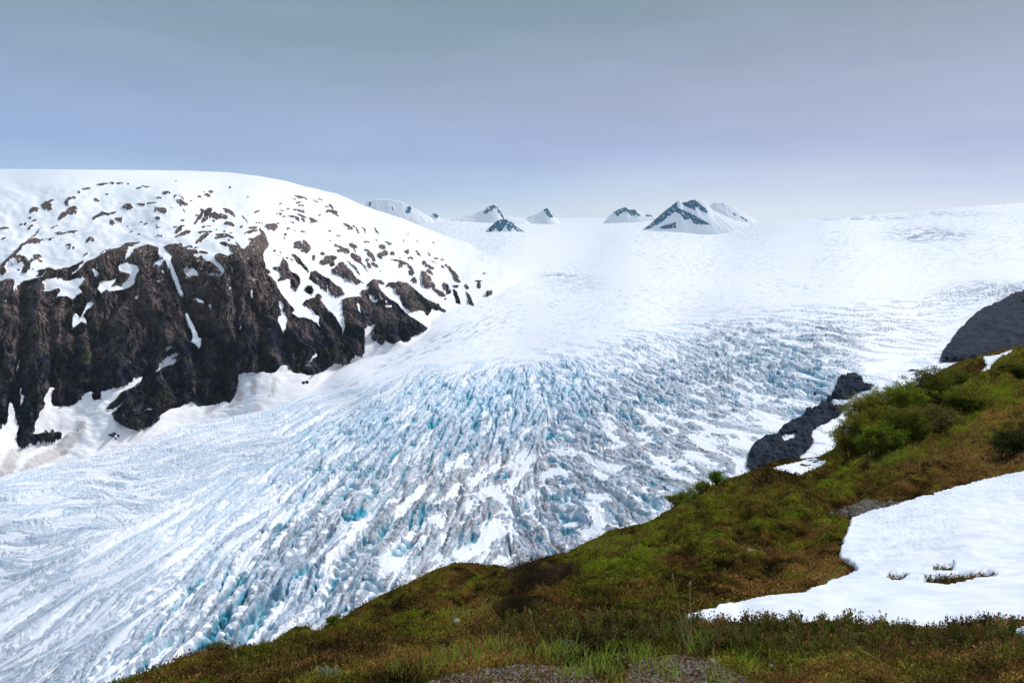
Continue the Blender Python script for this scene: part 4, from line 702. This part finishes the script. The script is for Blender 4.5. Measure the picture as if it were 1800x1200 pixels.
def cover():
    u, v = scatter(95000); ok = msk.at(u, v) < .5; u, v = u[ok], v[ok]
    P, D = ground_at(u, v); ok = rng.uniform(size=len(u)) > gravel_st.at(u, v) * .8; u, v, P, D = u[ok], v[ok], P[ok], D[ok]
    n1 = fbm(P[:, 0] / 1.1, P[:, 1] / 1.1, 5, 441, .6) * 1.5; n2 = fbm(P[:, 0] / 2.3 + 9, P[:, 1] / 2.3, 5, 451, .6) * 1.5
    al, ac = u * .88 - v * .47, u * .47 + v * .88; lg = ridged(al / 150, ac / 34, 4, 435, .6) - .55 + .5 * fbm(u / 60, v / 24, 4, 437); n1 = n1 + .5 * lg; n2 = n2 + lg
    c = vegcol(u, v, n1, n2) * 1.25 * rng.uniform(.35, 1.75, (len(u), 1)) * (1 + .8 * fbm(P[:, 0] / .35, P[:, 1] / .35, 3, 455))[:, None]
    px = rng.uniform(6, 13, len(u)) * np.clip(1.6 - D / 30, .75, 1.5); S = np.clip(px * D / F, .03, .75)
    vts, fc, cc = leaves(P, S, 8, c, up=.5)
    tag(raw_mesh('heath_plants', vts, fc, M_LEAF, attrs={'col': cc}, smooth=False), 'low moss, crowberry and heath covering the hillside', 'heath', kind='stuff')
cover()
def sprigs(u, v, h, label_mesh, n_up=9, colr=None, lean=.3):
    """upright leafy heather sprigs: stacked leaf whorls on thin stems"""
    P, D = ground_at(u, v); m = len(u); a = rng.uniform(0, 2 * np.pi, m); ln_ = rng.uniform(0, lean, m)
    ax = np.stack([np.cos(a) * ln_, np.sin(a) * ln_, np.ones(m)], -1); VV, FF, CC = [], [], []; base = 0
    t = np.linspace(.15, 1, n_up); C = (P[:, None] + ax[:, None] * (h[:, None] * t)[..., None]).reshape(-1, 3)
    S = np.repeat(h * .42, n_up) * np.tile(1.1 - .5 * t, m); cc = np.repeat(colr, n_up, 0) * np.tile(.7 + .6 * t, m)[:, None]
    return leaves(C, S, 4, cc, up=.9, spread=(.7, .7, .5), ls=.55, width=.5)
def heather_band():
    n = 4200; u = rng.uniform(880, 1850, n); lo = np.interp(u, [880, 1000, 1200, 1600, 1650, 1700, 1850], [1085, 1090, 1104, 1112, 1125, 1118, 1112])
    v = lo + np.abs(rng.normal(size=n)) * 26
    k = rng.uniform(size=n) < np.interp(u, [880, 1000, 1150, 1250, 1600, 1650, 1850], [.25, .5, .9, 1, .9, .4, .5]); u, v = u[k], v[k]
    clump = fbm(u / 26, v / 12, 3, 481); k = clump > -.22; u, v, clump = u[k], v[k], clump[k]; P, D = ground_at(u, v); h = rng.uniform(12, 26, len(u)) * (.8 + 1.3 * np.clip(clump + .1, 0, .6)) * D / F * np.interp(v, [1090, 1120, 1170], [.9, 1.0, .6])
    c = np.where(rng.uniform(size=(len(u), 1)) < .3, np.array([.085, .045, .022]), np.array([.050, .056, .010])) * rng.uniform(.4, 1.9, (len(u), 1)) * (1 + clump)[:, None]
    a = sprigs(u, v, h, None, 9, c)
    u2 = np.r_[rng.uniform(1622, 1690, 90), rng.uniform(1690, 1740, 14), rng.uniform(1562, 1592, 16), rng.uniform(1640, 1672, 12)]
    v2 = np.r_[rng.uniform(1021, 1030, 90), rng.uniform(1018, 1024, 14), rng.uniform(1018, 1024, 16), rng.uniform(1002, 1008, 12)]
    P2, D2 = ground_at(u2, v2); b = sprigs(u2, v2, rng.uniform(6, 15, len(u2)) * D2 / F, None, 6, np.array([.05, .04, .015]) * rng.uniform(.6, 1.6, (len(u2), 1)))
    vts = np.concatenate([a[0], b[0]]); fc = np.concatenate([a[1], b[1] + len(a[0])]); cc = np.concatenate([a[2], b[2]])
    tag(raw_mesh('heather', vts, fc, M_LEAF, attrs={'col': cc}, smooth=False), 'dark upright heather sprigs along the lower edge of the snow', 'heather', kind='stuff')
heather_band()

def blades(P, D, h, colr, n=1, width=.012, droop=.6, seg=4):
    """curved grass blades: ribbons"""
    m = len(P); a = rng.uniform(0, 2 * np.pi, m); dirx = np.stack([np.cos(a), np.sin(a), np.zeros(m)], -1); side = np.stack([-np.sin(a + .5), np.cos(a + .5), np.zeros(m)], -1)
    lean = rng.uniform(.1, droop, m)[:, None]; V_ = []
    for k in range(seg + 1):
        t = k / seg; c = P + np.array([0, 0, 1.]) * (h[:, None] * (t - .25 * lean * t * t)) + dirx * h[:, None] * lean * t * t
        w = (width * h * (1 - t) ** .7)[:, None] * 1.0; V_ += [c - side * w, c + side * w]
    V_ = np.stack(V_, 1); f = []
    for k in range(seg): f.append([2 * k, 2 * k + 1, 2 * k + 3, 2 * k + 2])
    fc = (np.array(f)[None] + (np.arange(m) * (2 * seg + 2))[:, None, None]).reshape(-1, 4)
    return V_.reshape(-1, 3), fc, np.repeat(colr, 2 * seg + 2, 0)
def grass():
    T = [(760, 1180, 30), (790, 1172, 26), (815, 1168, 20), (960, 1160, 34), (985, 1158, 30), (1010, 1165, 26), (1035, 1185, 36), (1060, 1178, 36), (1085, 1172, 30), (1120, 1178, 26), (1140, 1165, 20), (1215, 1150, 20), (880, 1150, 20), (868, 1160, 24), (1320, 1160, 18), (700, 1185, 22), (1180, 1190, 24), (1260, 1190, 22), (1400, 1185, 12), (840, 1172, 18), (915, 1168, 16), (1000, 1190, 30), (1075, 1195, 34), (1330, 1185, 16), (1240, 1130, 10), (600, 1190, 8)]
    us, vs = [], []
    for (a, b, n) in T:
        us.append(rng.normal(a, 15, n * 3)); vs.append(rng.normal(b, 6, n * 3))
    u = np.concatenate(us); v = np.concatenate(vs); P, D = ground_at(u, v); h = rng.uniform(12, 38, len(u)) * D / F
    g = rng.uniform(0, 1, (len(u), 1)); c = np.array([.14, .25, .02]) * (1 - g) + np.array([.26, .34, .05]) * g; c = np.where(rng.uniform(size=(len(u), 1)) < .13, np.array([.34, .25, .12]), c)
    a = blades(P, D, h, c, width=.022, droop=.9)
    n = 2600; u = rng.uniform(300, 1850, n); v = rng.uniform(1120, 1290, n); k = (v > fg_top(u) + 12); u, v = u[k], v[k]; P, D = ground_at(u, v); h = rng.uniform(12, 30, len(u)) * D / F
    g = rng.uniform(0, 1, (len(u), 1)); c = np.where(g < .55, np.array([.26, .17, .07]), np.array([.10, .12, .02])) * rng.uniform(.5, 1.2, (len(u), 1))
    b = blades(P, D, h, c, width=.02, droop=1.1)
    # matted straw near the sedge patches on the slopes
    pts = [(860, 1080, 34, 12, 900), (800, 1090, 30, 8, 500), (1410, 1005, 40, 12, 400), (1450, 1018, 40, 6, 500), (1060, 960, 50, 12, 900), (1600, 810, 60, 16, 600), (1720, 800, 70, 16, 700), (930, 1060, 30, 14, 250), (1650, 1120, 90, 10, 500), (1500, 1150, 150, 14, 700)]
    us, vs = [], []
    for (x, y, rx, ry, n) in pts: us.append(rng.normal(x, rx, n)); vs.append(rng.normal(y, ry, n))
    u = np.concatenate(us); v = np.concatenate(vs); k = (v > fg_top(u) + 3) & (msk.at(u, v) < .3); u, v = u[k], v[k]; P, D = ground_at(u, v); h = rng.uniform(6, 14, len(u)) * D / F
    c = np.array([.22, .145, .06]) * rng.uniform(.5, 1.3, (len(u), 1)); d = blades(P, D, h, c, width=.03, droop=1.2, seg=3)
    d_v, d_f, d_c = d
    vts = np.concatenate([a[0], b[0], d_v]); fc = np.concatenate([a[1], b[1] + len(a[0]), d_f + len(a[0]) + len(b[0])]); cc = np.concatenate([a[2], b[2], d_c])
    tag(raw_mesh('grass', vts, fc, M_LEAF, attrs={'col': cc}, smooth=False), 'bright green grass tufts and dry straw along the gravel edge', 'grass', kind='stuff')
grass()

def stone_mesh(s, seed, flat=.6, sub=3):
    import bmesh
    bm = bmesh.new(); bmesh.ops.create_icosphere(bm, subdivisions=sub, radius=1)
    v = np.array([x.co[:] for x in bm.verts]); f = np.array([[q.index for q in p.verts] for p in bm.faces]); bm.free()
    r = 1 + .45 * fbm(v[:, 0] * 1.3 + seed, v[:, 1] * 1.3 + v[:, 2], 3, seed) + .18 * fbm(v[:, 0] * 4 + v[:, 2] * 3, v[:, 1] * 4, 2, seed + 1)
    v = np.clip(v * r[:, None], -.85, .85) * np.array(s) ; v[:, 2] *= flat; return v, f
def m_stone(nt, b):
    f = n_noise(nt, 18, 7, .7); c = n_mix(nt, n_range(nt, f, .3, .7, 0, 1), (.16, .15, .15), (.40, .39, .38)); nt.links.new(c, b.inputs['Base Color']); n_bump(nt, b, f, .8, .03)
M_STONE = mat_new('pale_stone', m_stone)
def m_grav(nt, b): nt.links.new(n_attr(nt, 'col'), b.inputs['Base Color']); n_bump(nt, b, n_noise(nt, 60, 5, .7), .7, .01)
M_GRAV = mat_new('gravel', m_grav)
def gravel():
    n = 5200; u = rng.uniform(640, 1340, n * 3); v = rng.uniform(1155, 1230, n * 3); k = gravel_st.at(u, v) > rng.uniform(.15, .9, n * 3); u, v = u[k][:n], v[k][:n]
    u = np.r_[u, rng.uniform(1458, 1610, 260)]; v = np.r_[v, np.interp(u[len(v):], [1458, 1610], [897, 876]) + rng.uniform(-3, 9, 260)]
    P, D = ground_at(u, v); VV, FF, CC = [], [], []; b = 0
    protos = [stone_mesh((1, .8, .7), s, .7, 1) for s in range(8)]
    for i in range(len(u)):
        pv, pf = protos[i % 8]; s = D[i] / F * random.uniform(.6, 3.4) * (1.8 if random.random() < .05 else 1); a = random.uniform(0, 6.28); ca, sa = math.cos(a), math.sin(a)
        q = pv @ np.array([[ca, -sa, 0], [sa, ca, 0], [0, 0, 1]]) * s + P[i]; VV.append(q); FF.append(pf + b); b += len(q)
        g = random.uniform(.09, .26); CC.append(np.tile(np.array([[g, g * .86, g * .76]]), (len(q), 1)))
    tag(raw_mesh('gravel', np.concatenate(VV), np.concatenate(FF), M_GRAV, attrs={'col': np.concatenate(CC)}, smooth=False), 'small grey gravel on the bare patches', 'gravel', kind='stuff')
gravel()
def stone(u, v, wpx, hpx, label, seed, name='stone'):
    P, D = ground_at(np.array([float(u)]), np.array([float(v)])); k = D[0] / F; vv, ff = stone_mesh((wpx / 2 * k, wpx / 2.6 * k, hpx * k), seed, .6)
    o = raw_mesh(name, vv, ff, M_STONE, smooth=False); o.location = P[0] + np.array([0, 0, hpx * k * .15]); o.rotation_euler = (0, 0, seed); tag(o, label, 'stone')
stone(1321, 978, 15, 6, 'pale stone lying alone on the dark mossy knoll', 3)
stone(803, 1099, 16, 6, 'pale flat stone in the straw coloured grass hollow', 5)
stone(1252, 1167, 14, 6, 'grey stone on the small gravel mound', 7)
stone(705, 1185, 13, 5, 'small grey stone at the left end of the gravel', 9)
stone(1358, 1170, 11, 4, 'small buried stone right of the gravel mound', 11)
stone(902, 1000, 26, 8, 'flat brown slab on the skyline left of the bare brush', 13, 'rock_slab')

# shrubs
M_TWIG = mat_new('shrub_twigs', lambda nt, b: (nt.links.new(n_mix(nt, n_range(nt, n_noise(nt, 3, 4), .3, .7, 0, 1), (.05, .03, .02), (.11, .075, .055)), b.inputs['Base Color'])))
def tube_path(pts, r0, r1, VV, FF, base, k=4):
    pts = np.array(pts); n = len(pts)
    for i in range(n):
        d = pts[min(i + 1, n - 1)] - pts[max(i - 1, 0)]; d /= np.linalg.norm(d) + 1e-9; s = np.cross(d, [0.3, .9, .1]); s /= np.linalg.norm(s) + 1e-9; t = np.cross(d, s); r = r0 + (r1 - r0) * i / (n - 1)
        for j in range(k): a = 2 * math.pi * j / k; VV.append(pts[i] + (s * math.cos(a) + t * math.sin(a)) * r)
    for i in range(n - 1):
        for j in range(k): FF.append([base + i * k + j, base + i * k + (j + 1) % k, base + (i + 1) * k + (j + 1) % k, base + (i + 1) * k + j])
    return base + n * k
def shrub(u, v, wpx, hpx, label, leafcol, nst=26, nleaf=1500, leafpx=3.0, group=None, name='willow_shrub', bare=False, sink=.1):
    P, D = ground_at(np.array([float(u)]), np.array([float(v)])); k = D[0] / F; W = wpx * k; H = hpx * k
    e = bpy.data.objects.new(name, None); COL.objects.link(e); e.location = P[0]; tag(e, label, 'shrub', group)
    VV, FF, base, tips = [], [], 0, []
    for s in range(nst):
        a = random.uniform(0, 6.28); rr = random.random() ** .5; fx = math.cos(a) * rr; fy = math.sin(a) * rr
        top = np.array([fx * W * .5, fy * W * .4, H * (1 - .55 * rr ** 2) * random.uniform(.75, 1.08)]); root = np.array([fx * W * .28, fy * W * .2, -.08 * H])
        c = [root + (top - root) * t + np.array([0, 0, .10 * H * math.sin(t * 3.1)]) + np.array([random.gauss(0, 1), random.gauss(0, 1), 0]) * W * .015 for t in np.linspace(0, 1, 5)]
        base = tube_path(c, .55 * k * 1.2, .12 * k, VV, FF, base); tips += c[1:]
        for _ in range(5 if bare else 3):
            i = random.randint(1, 3); q = c[i] + np.array([random.gauss(0, 1) * W * .10, random.gauss(0, 1) * W * .10, H * random.uniform(.1, .28)]); mid = (c[i] + q) / 2 + np.array([0, 0, -.02 * H])
            base = tube_path([c[i], mid, q], .3 * k, .1 * k, VV, FF, base, 3 if False else 4); tips += [mid, q, q]
    raw_mesh('stems', np.array(VV), np.array(FF), M_TWIG, e)
    T = np.array(tips); idx = rng.integers(0, len(T), nleaf); C = T[idx] + rng.normal(size=(nleaf, 3)) * np.array([W, W, H]) * .035
    g = rng.uniform(0, 1, (nleaf, 1)); hz = np.clip(C[:, 2:3] / H, 0, 1); cl = np.array(leafcol) * (.55 + .9 * g)
    vts, fc, cc = leaves(C, np.full(nleaf, leafpx * k * 1.6), 4, cl, up=.4, spread=(1, 1, .8), ls=.55)
    raw_mesh('foliage', vts, fc, M_LEAF, e, attrs={'col': cc}, smooth=False)
    return e
OL = (.16, .155, .018); GR = (.125, .155, .016); DKG = (.095, .105, .014); BR = (.05, .034, .018); BRG = (.10, .16, .02)
TG = 'willow thicket on the slope'
shrub(1500, 800, 84, 70, 'olive willow shrub at the lower left corner of the thicket', OL, 44, 5600, group=TG)
shrub(1548, 806, 84, 52, 'low green willow shrub at the foot of the thicket', GR, 36, 4200, group=TG)
shrub(1528, 762, 96, 66, 'rounded olive willow shrub on the skyline left in the thicket', OL, 46, 5600, group=TG)
shrub(1596, 785, 90, 52, 'dark brownish willow shrub in the middle of the thicket', DKG, 36, 4200, group=TG)
shrub(1582, 738, 100, 56, 'green willow shrub at the middle of the skyline of the thicket', (.155, .175, .018), 46, 5600, group=TG)
shrub(1634, 714, 92, 58, 'tall dark willow shrub at the top of the thicket', DKG, 46, 5600, group=TG)
shrub(1642, 752, 94, 46, 'dusky half leafless willow shrub below the tallest one', (.12, .10, .03), 44, 3600, group=TG)
shrub(1694, 728, 84, 40, 'yellow green willow shrub at the right end of the thicket', (.13, .14, .018), 36, 3800, group=TG)
shrub(1680, 675, 60, 32, 'low dark shrub above the right end of the thicket', DKG, 26, 1800)
shrub(1778, 800, 100, 40, 'large dark leafy shrub at the right edge above the snow', (.030, .042, .010), 40, 3600)
shrub(1785, 655, 60, 20, 'dark shrub beside the narrow snow strip', DKG, 26, 1800)
shrub(1192, 896, 46, 26, 'leafy green shrub on the skyline at the lower end of the row', GR, 20, 800, name='small_shrub')
shrub(1212, 880, 34, 24, 'small airy shrub in the skyline row left of the tallest', GR, 14, 500, name='small_shrub')
shrub(1236, 864, 30, 20, 'small round shrub on the skyline beside the brightest one', OL, 14, 500, name='small_shrub')
shrub(1262, 852, 34, 24, 'bright yellow green shrub at the upper end of the skyline row', BRG, 16, 700, name='small_shrub')
shrub(588, 1100, 26, 18, 'small dark bush on the lower skyline above the snow remnant', GR, 14, 500, name='small_shrub')
shrub(385, 1146, 44, 14, 'sparse little bush on the skyline at the lower left', DKG, 16, 400, name='small_shrub')
shrub(938, 1040, 100, 62, 'bare purple brown brush on the near ridge', (.045, .026, .016), 70, 1500, 2.2, name='bare_brush', bare=True)
shrub(905, 1085, 80, 50, 'dark brush below the bare purple brown brush', (.03, .026, .010), 50, 1600, 2.4, name='bare_brush', bare=True)
shrub(1000, 1015, 60, 30, 'leafless brown brush at the edge of the bright green patch', (.05, .035, .018), 40, 500, 2.2, name='bare_brush', bare=True)

# dry stalks
M_STRAW = mat_new('dry_straw', lambda nt, b: (nt.links.new(n_mix(nt, n_range(nt, n_noise(nt, 9, 3), .3, .7, 0, 1), (.30, .22, .12), (.48, .38, .22)), b.inputs['Base Color'])))
def stalks(name, u, v, items, label, cat='dry grass', thick=1.5):
    """items: list of (dx, top height px, lean px, seedhead)"""
    P, D = ground_at(np.array([float(u)]), np.array([float(v)])); k = D[0] / F
    e = bpy.data.objects.new(name, None); COL.objects.link(e); e.location = P[0]; tag(e, label, cat)
    for (dx_, h_, lean, head) in items:
        VV, FF = [], []; r = np.array([dx_ * k, random.uniform(-3, 3) * k, -2 * k]); tp = r + np.array([lean * k, random.uniform(-4, 4) * k, h_ * k])
        c = [r + (tp - r) * t + np.array([lean * k * .25 * (t * t - t), 0, 0]) for t in np.linspace(0, 1, 7)]
        base = tube_path(c, .55 * k * thick, .3 * k * thick, VV, FF, 0)
        s = raw_mesh('stem', np.array(VV), np.array(FF), M_STRAW, e)
        if head:
            V2, F2 = [], []; d = (c[-1] - c[-2]) / np.linalg.norm(c[-1] - c[-2]); q = [c[-1] + d * k * x for x in (0, 4, 9, 14)]
            n = 6
            for i, (pp, rr) in enumerate(zip(q, (.3, 1.7, 1.4, .2))):
                for j in range(n): a = 6.283 * j / n; V2.append(pp + np.array([math.cos(a), math.sin(a), 0]) * rr * k)
            for i in range(3):
                for j in range(n): F2.append([i * n + j, i * n + (j + 1) % n, (i + 1) * n + (j + 1) % n, (i + 1) * n + j])
            raw_mesh('seed_head', np.array(V2), np.array(F2), M_STRAW, s)
stalks('dry_grass_clump', 1208, 1148, [(-4, 132, -24, 1), (6, 118, -4, 1), (8, 112, -8, 0), (0, 66, -22, 0), (12, 60, -16, 0), (18, 55, -28, 0), (4, 74, -12, 0), (14, 40, -14, 0), (9, 88, -18, 0)], 'tallest dry straw clump with two high seed stalks before the snow tip')
stalks('dry_stalk', 945, 1140, [(0, 56, -12, 1)], 'single pale stalk leaning left above the grass at the centre')
stalks('dry_stalk', 772, 1172, [(0, 52, 28, 0)], 'single dry stalk leaning right over the left end of the gravel')
stalks('dry_stalk', 1412, 1140, [(0, 78, -22, 1), (8, 40, 18, 0)], 'thin dry stalk rising in front of the snow patch')
stalks('dry_stalk', 1335, 1150, [(0, 30, 3, 1)], 'short stalk with a fat seed head in the heather')
stalks('dry_stalk', 1680, 1172, [(0, 48, 52, 0)], 'long dry stalk leaning right at the lower right')
stalks('dry_stalk', 425, 1196, [(0, 40, 12, 0)], 'dry stalk at the lower left corner of the slope')
stalks('dry_stalk', 1590, 1190, [(0, 56, -84, 0)], 'long straw lying to the left beside the mossy hummock')
def rosette(u, v, wpx, label):
    P, D = ground_at(np.array([float(u)]), np.array([float(v)])); k = D[0] / F
    n = 46; C = rng.normal(size=(n, 3)) * np.array([wpx * .3, wpx * .22, wpx * .12]) * k; C[:, 2] = np.abs(C[:, 2]) + 2 * k
    vts, fc, cc = leaves(C, np.full(n, wpx * .42 * k), 6, np.tile(np.array([[.20, .27, .21]]), (n, 1)), up=.5, ls=.5, width=.5)
    o = raw_mesh('silver_leaved_plant', vts, fc, M_LEAF, attrs={'col': cc}, smooth=False); o.location = P[0]; tag(o, label, 'plant')
rosette(577, 1192, 26, 'larger silvery green plant at the bottom left of the slope')
rosette(999, 1142, 16, 'small silvery plant behind the central grass tufts')

# ---------------------------------------------------------------- air between here and the far peaks
def haze():
    x, y0, y1, z0, z1 = 16000, -400, 19500, -1400, 1500
    v = np.array([[-x, y0, z0], [x, y0, z0], [x, y1, z0], [-x, y1, z0], [-x, y0, z1], [x, y0, z1], [x, y1, z1], [-x, y1, z1]], float)
    f = np.array([[0, 3, 2, 1], [4, 5, 6, 7], [0, 1, 5, 4], [1, 2, 6, 5], [2, 3, 7, 6], [3, 0, 4, 7]])
    m = bpy.data.materials.new('haze'); m.use_nodes = True; nt = m.node_tree; nt.nodes.clear()
    out = nt.nodes.new('ShaderNodeOutputMaterial'); p = nt.nodes.new('ShaderNodeVolumePrincipled')
    p.inputs['Color'].default_value = (.72, .86, 1, 1); p.inputs['Density'].default_value = HAZE_DENSITY; p.inputs['Anisotropy'].default_value = .2
    nt.links.new(p.outputs[0], out.inputs['Volume'])
    o = raw_mesh('haze', v, f, m, smooth=False); o['kind'] = 'stuff'; o['label'] = 'thin pale blue haze lying over the icefield'
HAZE_DENSITY = 1.9e-5
haze()
